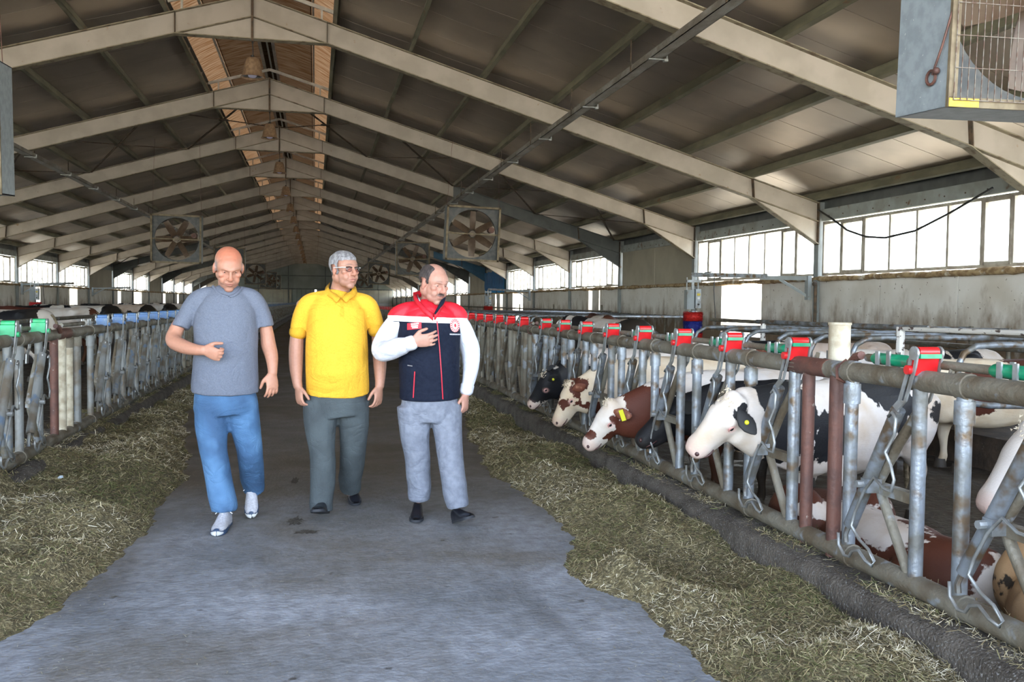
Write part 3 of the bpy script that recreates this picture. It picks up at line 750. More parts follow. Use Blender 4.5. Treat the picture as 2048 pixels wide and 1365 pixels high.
def joint(x, y, label, rz=0, mat='rust', cap=True, second=None):
    t = empty('joining_frame', (x, y, 0), rz, label=label, cat='fence post', group='posts joining the fence panels')
    hang(MB().tube([(0, -.30, 1.125), (0, .17, 1.125)], .043, 12).mesh('top_pipe', G['galv_dirty'], True), 'top_pipe', t)
    hang(MB().tube([(0, -.06, 1.125), (0, .30, 1.125)], .045, 12).mesh('rusty_sleeve', G[mat], True), 'rusty_sleeve', t)
    hang(MB().tube([(0, .125, .24), (0, .125, 1.13)], .031, 12).mesh('post', G[second or mat], True), 'post', t)
    hang(MB().tube([(0, -.125, .24), (0, -.125, 1.13)], .033, 12).mesh('post', G[mat], True), 'post', t)
    hang(MB().tube([(0, -.33, .285), (0, .33, .285)], .045, 12).mesh('bottom_pipe', G['galv_dirty'], True), 'bottom_pipe', t)
    hang(MB().tube([(.055, -.14, 1.15), (.055, -.19, 1.19), (.045, -.25, 1.20)], .02, 8).tube([(.0, -.2, 1.175), (-.05, -.2, 1.14), (-.045, -.2, 1.09), (0, -.2, 1.07)], .008, 6).mesh('hook', G['rust'], True), 'hook', t)
    if cap:
        c = empty('capped_post', (x + (.085 if rz == 0 else -.085), y, 0), label='stubby cream capped pipe post standing behind ' + ('the rusty posts' if mat == 'rust' else 'a fence joint'), cat='post')
        hang(MB().tube([(0, 0, .0), (0, 0, 1.30)], .028, 12).mesh('shaft', G['galv_dirty'], True), 'shaft', c)
        hang(MB().tube([(0, 0, 1.10), (0, 0, 1.335)], .052, 16).tube([(0, 0, 1.333), (0, 0, 1.345)], .056, 16).mesh('cap', MAT['capcream'], True), 'cap', c)
MAT['capcream'] = M('cream_cap', (.50,.46,.36), (.33,.28,.2), 14, 4, .6, 0, .1, 60)
joint(XF, 4.02, 'pair of rust-brown pipe posts joining two fence panels behind the white-faced cow')
joint(XF, 10.33, 'dirty pipe posts joining fence panels beside the black cow', mat='galv_dirty', cap=False)
joint(XFL, 8.12, 'wide rust-brown and pale pipe posts joining the green-latch and blue-latch fences', rz=0, cap=False, second='capcream')
for yy, mt, lab in ((8.47, 'capcream', 'pale fence post next beyond the rust-brown post on the left'), (8.74, 'galv_dusty', 'grey fence post just before the first blue latch')):
    fp = empty('fence_post', (XFL, yy, 0), label=lab, cat='fence post'); hang(MB().tube([(0, 0, .24), (0, 0, 1.12)], .03, 12).mesh('shaft', G[mt], True), 'shaft', fp); hang(MB().tube([(0, 0, 1.0), (0, 0, 1.09)], .038, 12).mesh('collar', G['galv_dirty'], True), 'collar', fp)
lb = empty('label_box', (2.62, 4.25, 1.16), .2, label='small pale plastic box fixed behind the capped post', cat='box')
hang(MB().box((-.03, -.05, -.03), (.03, .05, .035)).mesh('box_body', MAT['galv_clean'], True), 'box_body', lb); hang(MB().box((-.032, -.03, -.01), (-.03, .03, .025)).mesh('sticker', MAT['whiteflat'], True), 'sticker', lb)

# ------------------------------------------------------------------ fans
S = .66
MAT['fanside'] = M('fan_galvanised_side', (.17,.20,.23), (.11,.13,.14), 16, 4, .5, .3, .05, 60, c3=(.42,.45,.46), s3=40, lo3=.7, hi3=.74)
MAT['fanrim'] = M('fan_rim', (.21,.17,.11), (.12,.09,.055), 9, 4, .7, .1, .1, 60)
MAT['blade'] = M('dusty_blade', (.075,.045,.028), (.11,.075,.05), 7, 4, .45, .1)
MAT['yellow'] = M('yellow_label', (.55,.42,.03), (.4,.3,.05), 30, 3, .5)
hs = MB(); D = .42
hs.box((-S, 0, -S), (-S + .012, D, S)).box((S - .012, 0, -S), (S, D, S)).box((-S, 0, -S), (S, D, -S + .012)).box((-S, 0, S - .012), (S, D, S))
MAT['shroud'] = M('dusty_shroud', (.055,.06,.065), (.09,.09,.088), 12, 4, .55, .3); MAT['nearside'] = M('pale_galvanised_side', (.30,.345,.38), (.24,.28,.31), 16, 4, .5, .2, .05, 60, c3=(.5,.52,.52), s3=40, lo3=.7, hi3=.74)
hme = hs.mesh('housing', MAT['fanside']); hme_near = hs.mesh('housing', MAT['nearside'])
rm = MB()
for a, b in (((-S-.004, -.012, -S-.004), (-S + .045, .008, S+.004)), ((S - .045, -.012, -S-.004), (S+.004, .008, S+.004)), ((-S, -.012, -S-.004), (S, .008, -S + .045)), ((-S, -.012, S - .045), (S, .008, S+.004))): rm.box(a, b)
rme = rm.mesh('rim', MAT['fanrim'])
def ringplate(y, R, n=48):
    m = MB(); V = []; F = []
    for k in range(n):
        th = 2 * math.pi * k / n; c, s = math.cos(th), math.sin(th); q = (S - .01) / max(abs(c), abs(s))
        V += [(R*c, y, R*s), (q*c, y + .0, q*s), (R*c, y + .10, R*s)]
    for k in range(n):
        a = 3*k; b = 3*((k+1) % n); F += [(a, a+1, b+1, b), (a+2, a, b, b+2)]
    return m.add(V, F)
sme = ringplate(.14, .585).mesh('shroud', MAT['shroud'], True)
bl = MB(); V = []; n = 8
for i in range(n + 1):
    r = .10 + .45 * i / n; w = .055 + .045 * math.sin(math.pi * min(1, .35 + .55 * i / n)); tw = math.radians(42 - 24 * i / n)
    for s, z in ((-1, 0), (0, .012), (1, 0)):
        V.append((s * w * math.cos(tw), s * w * math.sin(tw) + z, r))
F = [(3*i+j, 3*i+j+1, 3*i+j+4, 3*i+j+3) for i in range(n) for j in range(2)]
bl.add(V, F); bl.add([(x, y + .004, z) for x, y, z in V], [f[::-1] for f in F]); blme = bl.mesh('blade', MAT['blade'], 'all')
hub = MB().tube([(0, -.03, 0), (0, .06, 0)], .075, 16).tube([(0, -.05, 0), (0, -.03, 0)], .055, 16).tube([(0, -.06, 0), (0, .12, 0)], .018, 8); hubme = hub.mesh('hub', MAT['blade'], True)
bar = MB().box((-S, -.03, -.022), (S, -.005, .012)); barme = bar.mesh('belt_bar', MAT['fanrim'])
mot = MB().tube([(.46, -.01, .11), (.46, .22, .11)], .075, 14).tube([(.46, -.03, .11), (.46, -.012, .11)], .04, 12); motme = mot.mesh('motor', MAT['motor'] if 'motor' in MAT else MAT['rust'], True)
gr = MB()
for k in range(34):
    x = -S + .02 + (2*S - .04) * k / 33; gr.box((x - .0018, -.022, -S + .03), (x + .0018, -.018, S - .03))
for k in range(9):
    z = -S + .03 + (2*S - .06) * k / 8; gr.box((-S + .02, -.026, z - .0018), (S - .02, -.022, z + .0018))
gme = gr.mesh('guard_grille', M('rusty_wire', (.11,.065,.05), (.20,.18,.155), 30, 3, .6, .3))
wi = MB(); 
for x in (-S + .02, S - .02): wi.tube([(x, .2, S), (x * .9, .2, 2.24)], .004, 5)
wme = wi.mesh('hanging_wire', MAT['rust'], True); wl = MB(); [wl.tube([(x, .2, S), (x * .9, .2, 2.86)], .004, 5) for x in (-S + .02, S - .02)]; wlme = wl.mesh('hanging_wire', MAT['rust'], True)
hk = MB(); T = [(-S - .012, .12 + .035*math.cos(t), -.50 + .035*math.sin(t)) for t in np.linspace(0, 6.28, 14)]; hk.tube(T, .008, 6); hk.tube([(-S - .02, .10, -.49), (-S - .03, .02, -.36), (-S + .05, -.03, .05)], .006, 6); hk.ell((-S - .02, .07, -.475), (.018, .018, .018))
def fan(x, y, z, label, near=False, rot=0.0, tilt=0.06, mot_=True):
    t = empty('box_fan', (x, y, z), label=label, cat='fan', group='belt-driven box fans hung above the fences'); t.rotation_euler = (tilt, random.Random(int(y)).uniform(-.03, .03), 0)
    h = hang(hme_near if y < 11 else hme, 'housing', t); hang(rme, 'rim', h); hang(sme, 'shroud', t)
    hb = hang(hubme, 'hub', t, .14)
    for k in range(6):
        b = hang(blme, 'blade', hb); b.rotation_euler = (0, rot + k * math.pi / 3, 0)
    hang(barme, 'belt_bar', t, .05); hang(motme, 'motor', t, .08); hang(wme if x > 0 else wlme, 'hanging_wire', t)
    if near:
        hang(gme, 'guard_grille', t); hang(hk.mesh('hook', MAT['rust'], True), 'hook', t)
        hang(MB().box((-S + .0, -.016, -S - .002), (-S + .17, -.011, -S + .04)).mesh('yellow_label', MAT['yellow']), 'yellow_label', t)
    return t
def zat(px, w=1.32): return w * FPX / px
fan(3.74, 4.05, 3.10, 'large grey box fan with wire guard overhead at the near end', True, .2)
fan(3.74, 22.1, 3.10, 'box fan with six still blades hung beside the cable tray, largest fully visible', rot=.0)
fan(3.74, 36.2, 3.12, 'box fan behind the vested man, second along the red-latch fence', rot=.35)
fan(3.74, 56.0, 3.12, 'box fan above the red-latch fence, third along, between the two men heads', rot=.3)
fan(3.74, 73.0, 3.12, 'small far box fan above the red-latch fence, last in its row', rot=.5)
fan(-3.74, 10.1, 3.12, 'box fan seen edge-on at the near left, pale grey side plate')
fan(-3.74, 26.6, 3.08, 'box fan with turning blades behind and above the man in the grey shirt', rot=.5)
fan(-3.74, 42.6, 3.1, 'box fan partly hidden behind the bald head, above the blue-latch fence')
fan(-3.74, 60.5, 3.1, 'dark box fan just right of the bald head, above the blue-latch fence', rot=.2)
fan(-3.74, 77.0, 3.1, 'small far box fan before the end wall, above the blue-latch fence', rot=.7)
fan(-3.74, 86.0, 3.1, 'smallest farthest box fan before the end wall', rot=.1)

# ------------------------------------------------------------------ bell lamps under each apex
MAT['bell'] = M('dusty_lamp_shade', (.26,.17,.10), (.18,.11,.065), 20, 4, .6, .1)
MAT['reflector'] = M('lamp_reflector', (.8,.8,.82), rough=.12, metal=.9)
MAT['lens'] = M('lamp_glass', (.45,.44,.62), rough=.1)
shme = MB().lathe([(.035, .33), (.06, .335), (.10, .32), (.125, .27), (.14, .20), (.155, .12), (.17, .04), (.20, 0), (.196, 0), (.165, .04), (.15, .12), (.12, .27), (.0, .30)], n=24).mesh('lamp_shade', MAT['bell'], True)
refm = MB().lathe([(.198, .0), (.16, .045), (.11, .07), (.07, .075)], n=24).mesh('reflector', MAT['reflector'], 'all')
lnm = MB().ell((0, 0, .035), (.075, .075, .045), n=16, m=8).mesh('bulb', MAT['lens'], 'all')
cdm = MB().tube([(0, 0, .33), (.01, 0, .42), (0, 0, .60)], .008, 6).tube([(0, 0, .32), (0, 0, .37)], .03, 10).mesh('cord', MAT['black'], True)
for i in range(14):
    t = empty('pendant_lamp', (XC, yf(i), 5.20), label='brown bell pendant lamp under the ridge, %s in the row up the barn' % (ORD[i] if i else 'nearest and largest'), cat='lamp', group='bell lamps hung under the ridge')
    hang(shme, 'lamp_shade', t); hang(refm, 'reflector', t); hang(lnm, 'bulb', t); hang(cdm, 'cord', t)

# ------------------------------------------------------------------ cable trays with hangers
MAT['tray'] = M('dusty_tray', (.16,.14,.115), (.24,.23,.21), 5, 4, .6, .2, .5, 90, stretch=(1, .6, 1))
for x, lab, y0 in ((4.16, 'long dusty perforated cable tray under the rafters above the red-latch fence', 4.0), (-6.10, 'long dusty cable tray under the rafters above the left pen', 12.0)):
    t = empty('cable_tray', (x, y0, 4.50), label=lab, cat='cable tray')
    Ly = 92
    ch = MB().box((-.08, 0, 0), (.08, Ly, .008)).box((-.08, 0, 0), (-.072, Ly, .09)).box((.072, 0, 0), (.08, Ly, .09))
    for k in range(240): ch.box((-.083, k * .12, .012), (-.074, k * .12 + .05, .075))
    hang(ch.mesh('channel', MAT['tray']), 'channel', t)
    bm2 = MB().box((-.1, -.014, -.014), (.15, .014, .0)).bar((.145, 0, -.01), (.145, 0, .05), .02, .012).box((.10, -.03, -.03), (.15, .03, .0)).mesh('tray_bracket', MAT['galv_clean'])
    hm = MB().box((-.095, -.012, 0), (-.082, .012, .42)).mesh('tray_hanger', MAT['rustdark'])
    for k in range(30):
        hang(bm2, 'tray_bracket', t, 1.2 + 2.9 * k)
        h = hang(hm, 'tray_hanger', t, 1.9 + 2.9 * k)
    hang(MB().tube([(0, .3, .03), (.01, 20, .03), (-.01, 40, .03), (0, Ly, .03)], .018, 6).mesh('cable', MAT['black']), 'cable', t)

# ------------------------------------------------------------------ rotating cow brush on its boom
bx, by = 7.72, 18.0
t = empty('boom', (9.38, 16.33, 0), label='grey swinging boom bracketed to the wall column, carrying the cow brush', cat='boom')
d = Vector((bx - 9.38, by - 16.33, 0)); u = d.normalized()
hang(MB().bar((0, 0, 1.97), tuple(u * .95 + Vector((0, 0, 1.99))), .06, .08).box((-.03, -.06, 1.55), (.05, .06, 2.02)).bar((0, 0, 1.62), tuple(u * .55 + Vector((0, 0, 1.95))), .04, .05).mesh('bracket', MAT['colgrey']), 'bracket', t)
hang(MB().bar(tuple(u * .8 + Vector((0, 0, 2.02))), tuple(d + u * .05 + Vector((0, 0, 2.06))), .07, .085).mesh('beam', MAT['galv']), 'beam', t)
t = empty('cow_brush', (bx, by, 0), label='red and blue rotary cow brush hanging before the bright wall opening', cat='brush', group='rotary cow brushes')
def bristle(z0, z1, r, mat, seed):
    g = np.random.default_rng(seed); n = 2600; th = g.uniform(0, 6.283, n); z = g.uniform(z0, z1, n); rr = r * g.uniform(.82, 1.04, n); w = .006
    c, s = np.cos(th), np.sin(th); dz = g.normal(0, .012, n)
    V = np.stack([np.stack([.07*c, .07*s, z], -1), np.stack([rr*c - w*s, rr*s + w*c, z + dz], -1), np.stack([rr*c + w*s, rr*s - w*c, z + dz + .004], -1)], 1).reshape(-1, 3)
    me = bpy.data.meshes.new('bristles'); me.from_pydata(V.tolist(), [], [(3*i, 3*i+1, 3*i+2) for i in range(n)]); me.materials.append(mat); return me
MAT['brred'] = M('red_bristle', (.50,.012,.008), rough=.7); MAT['brblue'] = M('blue_bristle', (.012,.02,.22), rough=.7)
for z0, z1, r, m_, nm in ((1.09, 1.27, .205, MAT['brred'], 'red'), (.84, 1.09, .20, MAT['brblue'], 'blue'), (.58, .84, .205, MAT['brred'], 'red')):
    c = hang(MB().lathe([(0, z0), (r*.86, z0 + .005), (r*.9, (z0+z1)/2), (r*.86, z1 - .005), (0, z1)], n=20).mesh('bristle_core', m_, 'all'), 'bristle_core', t); tag(c, '%s band of bristles' % nm)
    b = hang(bristle(z0, z1, r, m_, int(z0*100)), 'bristles', c); tag(b, kind='stuff')
hang(MB().tube([(0, 0, 1.2), (0, 0, 1.42)], .03, 10).tube([(0, 0, 1.28), (0, 0, 1.30)], .08, 14).mesh('axle', MAT['galv']), 'axle', t)
mb = hang(MB().box((-.17, -.08, 1.34), (-.01, .08, 1.74)).mesh('motor_box', MAT['colgrey']), 'motor_box', t)
cb = hang(MB().box((.01, -.10, 1.36), (.13, .04, 1.76)).mesh('control_box', MAT['galv_clean']), 'control_box', t)
hang(MB().box((.04, -.104, 1.62), (.11, -.10, 1.67)).mesh('warning_sticker', MAT['yellow']), 'warning_sticker', cb); hang(MB().box((.05, -.104, 1.55), (.10, -.10, 1.59)).mesh('white_sticker', MAT['whiteflat']), 'white_sticker', cb)
hang(MB().tube([(.07, -.13, 1.44), (.07, -.10, 1.44)], .018, 10).mesh('dial', MAT['black']), 'dial', cb)
hang(MB().bar((-.02, 0, 1.74), (-.02, 0, 2.03), .05, .05).box((-.16, -.05, 1.90), (.14, .05, 1.95)).bar((.1, 0, 1.76), (.1, 0, 2.0), .02, .02).bar((-.15, 0, 1.74), (-.15, 0, 2.0), .02, .02).mesh('hanger', MAT['galv_clean']), 'hanger', t)
p0 = Vector((.28, -.28, 2.08)); hang(MB().tube([p0 + Vector(q) for q in ((-.12, .1, .02), (.0, 0, .03), (.06, 0, -.05), (.05, 0, -.35), (.08, 0, -.7), (.10, 0, -.98), (.10, 0, -1.08))], .010, 6).mesh('power_cable', MAT['black']), 'power_cable', t)
for (xx, yy, lab) in ((7.7, 41.2, 'red rotary cow brush far up the right pen, second along the wall'), (-9.6, 28.5, 'rotary cow brush on a bracket by the left wall, nearer one'), (-9.6, 35.0, 'rotary cow brush on a bracket by the left wall, farther one')):
    e = dup(t); e.location = (xx, yy, 0); e['label'] = lab
for (xx, yy, lab) in ((9.38, 40.17, 'grey boom arm on the right wall far beyond the cow brush'), (-11.5, 40.17, 'grey boom arm bracketed high on the left wall, nearer one'), (-11.5, 52.09, 'grey boom arm bracketed high on the left wall, farther one')):
    b0 = empty('boom', (xx, yy, 0), label=lab, cat='boom'); s = 1 if xx > 0 else -1
    hang(MB().bar((0, 0, 1.97), (-s * .9, .5, 1.99), .06, .08).box((-.04, -.06, 1.55), (.04, .06, 2.02)).bar((0, 0, 1.62), (-s * .5, .3, 1.95), .04, .05).mesh('bracket', MAT['colgrey']), 'bracket', b0)
    hang(MB().bar((-s * .7, .4, 2.0), (-s * 1.7, .95, 2.05), .07, .085).mesh('beam', MAT['galv']), 'beam', b0)

# ------------------------------------------------------------------ wall fittings
pts = [W(1636, 420, x=9.45), W(1663, 437, x=9.45), W(1695, 461, x=9.45), W(1732, 474, x=9.45), W(1770, 476, x=9.45), W(1830, 462, x=9.45), W(1900, 426, x=9.45), W(1985, 376, x=9.45)]
obj('hanging_cable', MB().tube(pts, .019, 7), MAT['black'], smooth='all', label='thin dark cable sagging across the near window', cat='cable')
obj('conduit_pipe', MB().tube([(9.40, 16.08, 0), (9.40, 16.08, 1.84)], .03, 8).ell((9.38, 16.08, 1.86), (.05, .05, .05), n=10, m=6), MAT['rustdark'], smooth=True, label='dark rusty pipe standing beside the wall column under the boom', cat='pipe')
tp = MB(); ny, nz = 60, 14; V = []; ya, yb = yf(5) + .15, yf(6) - .1
for j in range(nz):
    for i in range(ny):
        y = ya + (yb - ya) * i / (ny - 1); V.append((9.46 + .03 * math.sin(y * 9 + math.sin(y * 3)) + .01 * math.sin(j), y, 1.98 + 1.15 * j / (nz - 1) + .02 * math.sin(y * 5)))
F = [(j*ny+i, j*ny+i+1, (j+1)*ny+i+1, (j+1)*ny+i) for j in range(nz - 1) for i in range(ny - 1)]
tm, tnt, tb = nodes('blue_tarpaulin'); tt = tnt.nodes.new('ShaderNodeBsdfTranslucent'); tt.inputs[0].default_value = (.02,.30,.68,1); tx = tnt.nodes.new('ShaderNodeMixShader'); tx.inputs[0].default_value = .5
tb.inputs['Base Color'].default_value = (.01,.17,.45,1); tnt.links.new(tb.outputs[0], tx.inputs[1]); tnt.links.new(tt.outputs[0], tx.inputs[2]); tnt.links.new(tx.outputs[0], tnt.nodes['Material Output'].inputs[0])
obj('tarpaulin', tp.add(V, F), tm, smooth='all', label='bright blue tarpaulin hung over a window bay far along the right wall', cat='tarpaulin')

# ------------------------------------------------------------------ free stalls along the right wall
bed = obj('stall_bed', grid(6.0, XR, .6, 60, 60, 380, lambda X, Y: .26 + .03 * fbm(np.stack([X.ravel(), Y.ravel(), 0*X.ravel()], -1), 3, 6, 4).reshape(X.shape)), MAT['bedding'], kind='structure')
obj('stall_kerb', MB().box((5.9, .6, -.1), (6.04, 60, .27)), MAT['bedding'], bed)
dv = MB(); z = 1.13
P = [(9.3, 0, z)] + [(5.35, 0, z), (5.16, 0, z - .012), (5.05, 0, z - .07), (5.0, 0, z - .17), (5.0, 0, .82), (5.04, 0, .72), (5.14, 0, .66), (5.3, 0, .64), (7.4, 0, .60), (7.7, 0, .58), (7.85, 0, .45), (7.85, 0, .2)]
dvm = dv.tube(P, .026, 8).mesh('loop_pipe', MAT['galv'], 'all'); dpm = MB().tube([(9.28, 0, 0), (9.28, 0, 1.16)], .03, 8).mesh('wall_post', MAT['galv_dirty'], True)
y = 6.39; k = 0
while y < 34:
    if k != 1 and not (11.9 < y < 21):
        t = empty('stall_divider', (0, y, 0), label=('galvanised loop stall divider in front of the right wall, %s from the camera' % ORD[min(k, 11)]) if k < 9 else 'galvanised loop stall divider in the long row by the right wall', cat='stall divider', group='loop stall dividers by the right wall')
        hang(dvm, 'loop_pipe', t); hang(dpm, 'wall_post', t)
    y += .745; k += 1
t = empty('neck_rail', (0, 0, 0), label='grey rail on white peeling posts above the stall loops, level with the brush', cat='rail')
hang(MB().tube([(5.55, 7.5, 1.235), (5.55, 9.2, 1.222), (5.55, 10.9, 1.225)], .024, 8).mesh('pipe', MAT['galv'], True), 'pipe', t)
hang(MB().tube([(5.55, 10.72, .2), (5.55, 10.72, 1.21)], .035, 8).mesh('post', MAT['pvcwhite'], True), 'post', t)
t = empty('neck_rail', (0, 0, 0), label='peeling white rail and post above the nearest stall loops', cat='rail')
hang(MB().tube([(5.5, 7.85, 1.215), (5.5, 4.0, 1.25)], .022, 8).mesh('pipe', MAT['pvcwhite'], True), 'pipe', t); hang(MB().tube([(5.5, 7.85, .2), (5.5, 7.85, 1.235)], .040, 8).mesh('post', MAT['pvcwhite'], True), 'post', t)
obj('long_rail', MB().tube([(6.6, 2, 1.16), (6.6, 14.6, 1.18)], .03, 8), MAT['galv_dirty'], smooth=True, label='long dark pipe running over the stall dividers', cat='rail')
obj('long_rail', MB().tube([(7.9, 2, .95), (7.9, 17.2, .95)], .03, 8), MAT['galv_dirty'], smooth=True, label='lower pipe running behind the stall loops', cat='rail')
t = empty('pen_rail', (0, 0, 0), label='thin grey pen rail on posts along the far right wall', cat='rail')
hang(MB().tube([(8.9, 27, 1.2), (8.9, 62, 1.2)], .03, 8).mesh('pipe', MAT['galv_dirty'], True), 'pipe', t)
for yy in (28, 34, 40, 46): hang(MB().tube([(8.9, yy, 0), (8.9, yy, 1.4)], .035, 8).mesh('post', MAT['galv_dirty'], True), 'post', t)
for j, (xx, zz) in enumerate(((-4.6, 1.05), (-7.4, 1.18))):
    t = empty('pen_rail', (0, 0, 0), label=('dusty pen rail in the left pen just behind the feeding fence', 'dusty pen rail in the left pen below the row of cow backs')[j], cat='rail')
    hang(MB().tube([(xx, 8, zz), (xx, 90, zz)], .035, 8).tube([(xx, 8, zz - .4), (xx, 90, zz - .4)], .03, 8).mesh('pipe', MAT['galv_dirty'], True), 'pipe', t)
    for yy in range(9, 90, 6): hang(MB().tube([(xx, yy, 0), (xx, yy, zz + .05)], .035, 8).mesh('post', MAT['galv_dirty'], True), 'post', t)

# ------------------------------------------------------------------ heaps of chopped feed on both sides
def lerp_tab(y, tab):
    return np.interp(y, [a for a, b in tab], [b for a, b in tab])
edgeR = [(-1, 1.45), (3.16, 1.50), (3.8, 1.44), (4.77, 1.36), (5.3, 1.50), (5.65, 1.55), (6.3, 1.50), (7.2, 1.43), (8.0, 1.46), (8.7, 1.54), (10.2, 1.66), (11.5, 1.86), (13, 2.0), (16, 1.9), (20, 2.05), (30, 1.95), (60, 2.05)]
edgeL = [(-1, -1.5), (4.2, -1.24), (4.77, -1.13), (5.4, -1.04), (6.1, -1.08), (7.0, -1.02), (7.6, -1.02), (8.6, -1.14), (10, -1.35), (11.9, -1.52), (14, -1.62), (17.1, -1.7), (22, -1.75), (27, -1.7), (40, -1.75), (60, -1.85)]
def heap_z(X, Y, sg):
    """height of the feed bed; sg +1 = right side"""
    shp = X.shape; P = np.stack([X.ravel(), Y.ravel(), 0 * X.ravel()], -1)
    e = lerp_tab(P[:, 1], edgeR if sg > 0 else edgeL) + .07 * fbm(P, 6, 21 + sg, 3) + .02 * fbm(P, 30, 22, 2)
    u = (P[:, 0] - e) * sg                       # metres in from the inner edge
    hgt = lerp_tab(P[:, 1], [(-1, .19), (4, .17), (5, .19), (9, .16), (12, .11), (14, .05), (18, .06), (60, .04)] if sg > 0 else [(-1, .14), (8, .19), (11, .16), (15, .10), (25, .09), (60, .05)])
    ramp = np.clip(u / .22, 0, 1); ramp = ramp * ramp * (3 - 2 * ramp)
    clump = .5 + .5 * np.clip(fbm(P, 5.5, 31 + sg, 3) * 1.5, -1, 1); hol = np.clip(fbm(P, 3.2, 41 + sg, 2) * 2.2 - .75, 0, 1)
    z = hgt * ramp * (.42 + .62 * clump) * (1 - .8 * hol) + .014 * fbm(P, 18, 51, 3) * ramp
    if sg > 0:
        k = np.clip((2.22 - P[:, 0]) / .14, 0, 1); z = z * (.8 + .2 * k)      # sinks against the kerb
    else:
        k = np.clip((-1.85 - P[:, 0]) / .25, 0, 1); z = np.maximum(z, 0) + .13 * k * (.4 + .8 * clump) * ramp * (P[:, 1] < 9.5)
    z = np.where(u < .0, -.05, z)
    return z.reshape(shp)
def haymat():
    m, nt, b = nodes('chopped_feed'); L = nt.links; N = nt.nodes.new
    a = N('ShaderNodeAttribute'); a.attribute_name = 'Col'; L.new(a.outputs['Color'], b.inputs['Base Color']); b.inputs['Roughness'].default_value = .75; b.inputs['Specular IOR Level'].default_value = .25
    return m
MAT['strand'] = haymat()
MAT['feedbase'] = M('feed_bed', (.14,.112,.055), (.075,.062,.03), 22, 6, .9, 0, 1.0, 60, c3=(.26,.22,.12), s3=70, lo3=.55, hi3=.62)
for sg, nm in ((1, 'right'), (-1, 'left')):
    for (y0, y1, ny) in ((-.6, 14, 700), (14, 60, 260)):
        x0, x1 = (1.15, 2.30) if sg > 0 else (-2.10, -.85)
        me = grid(x0, x1, y0, y1, 90 if y0 < 0 else 26, ny, lambda X, Y: heap_z(X, Y, sg))
        if y0 < 0:
            lab = ('trampled heap of chopped green-brown feed below the red-latch fence' if sg > 0 else 'heap of chopped green-brown feed below the green-latch fence')
            hp = obj('feed_heap', me, MAT['feedbase'], kind='stuff', label=lab, cat='feed')
        else: obj('feed_tail', me, MAT['feedbase'], hp)
    # loose strands lying over the bed
    n = 105000 if sg > 0 else 75000
    g = np.random.default_rng(5 + sg); t = g.uniform(0, 1, n)
    y = 2.3 * (15 / 2.3) ** (t ** 1.0) if sg > 0 else 3.9 * (17 / 3.9) ** t
    x = g.uniform(1.2, 2.60, n) if sg > 0 else g.uniform(-2.35, -.9, n)
    z = heap_z(x, y, sg)
    onk = (x > 2.25) if sg > 0 else (x < -1.95)
    z = np.where(onk, np.maximum(z, .240), z)
    P = np.stack([x, y, 0*y], -1)
    band = fbm(P, 7, 61, 2)
    keep = (z > .002) & (~onk | (g.uniform(0, 1, n) < np.clip(.45 + .9 * band, .10, .9)))
    x, y, z, P = x[keep], y[keep], z[keep], P[keep]; n = len(x)
    far = np.clip(y / 6, .75, 2.6)
    L_ = g.uniform(.016, .052, n) * far ** .5; w = g.uniform(.0014, .0036, n) * far ** .8
    az = g.uniform(0, 6.283, n); el = g.normal(.10, .30, n)
    d = np.stack([np.cos(az) * np.cos(el), np.sin(az) * np.cos(el), np.sin(el)], -1)
    s = np.stack([-np.sin(az), np.cos(az), g.normal(0, .5, n)], -1); s /= np.linalg.norm(s, axis=1)[:, None]
    c = np.stack([x, y, z + .004 + np.abs(d[:, 2]) * L_ * .5], -1)
    q = np.stack([c - d*L_[:, None]/2 - s*w[:, None]/2, c - d*L_[:, None]/2 + s*w[:, None]/2, c + d*L_[:, None]/2 + s*w[:, None]/2, c + d*L_[:, None]/2 - s*w[:, None]/2], 1).reshape(-1, 3)
    me = bpy.data.meshes.new('feed_strands'); me.vertices.add(4*n); me.loops.add(4*n); me.polygons.add(n)
    me.vertices.foreach_set('co', q.astype('f').ravel()); me.loops.foreach_set('vertex_index', np.arange(4*n, dtype='i')); me.polygons.foreach_set('loop_start', np.arange(0, 4*n, 4, dtype='i')); me.polygons.foreach_set('loop_total', np.full(n, 4, 'i'))
    me.update(calc_edges=True)
    pal = np.array([(.52,.46,.30), (.38,.33,.19), (.23,.21,.10), (.12,.135,.05), (.72,.67,.52), (.22,.17,.09)])
    tone = fbm(P, 4, 71 + sg, 3); pr = g.uniform(0, 1, n) + .35 * tone
    ki = np.digitize(pr, [.10, .34, .60, .80, .97]); order = np.array([3, 2, 5, 1, 0, 4]); col = pal[order[ki]] * g.uniform(.75, 1.2, n)[:, None]
    cattr(me, 'Col', np.repeat(col, 4, axis=0)); me.materials.append(MAT['strand'])
    o = bpy.data.objects.new('feed_strands', me); COL.objects.link(o); o.parent = [h for h in COL.objects if h.name.startswith('feed_heap')][-1]; o['kind'] = 'stuff'
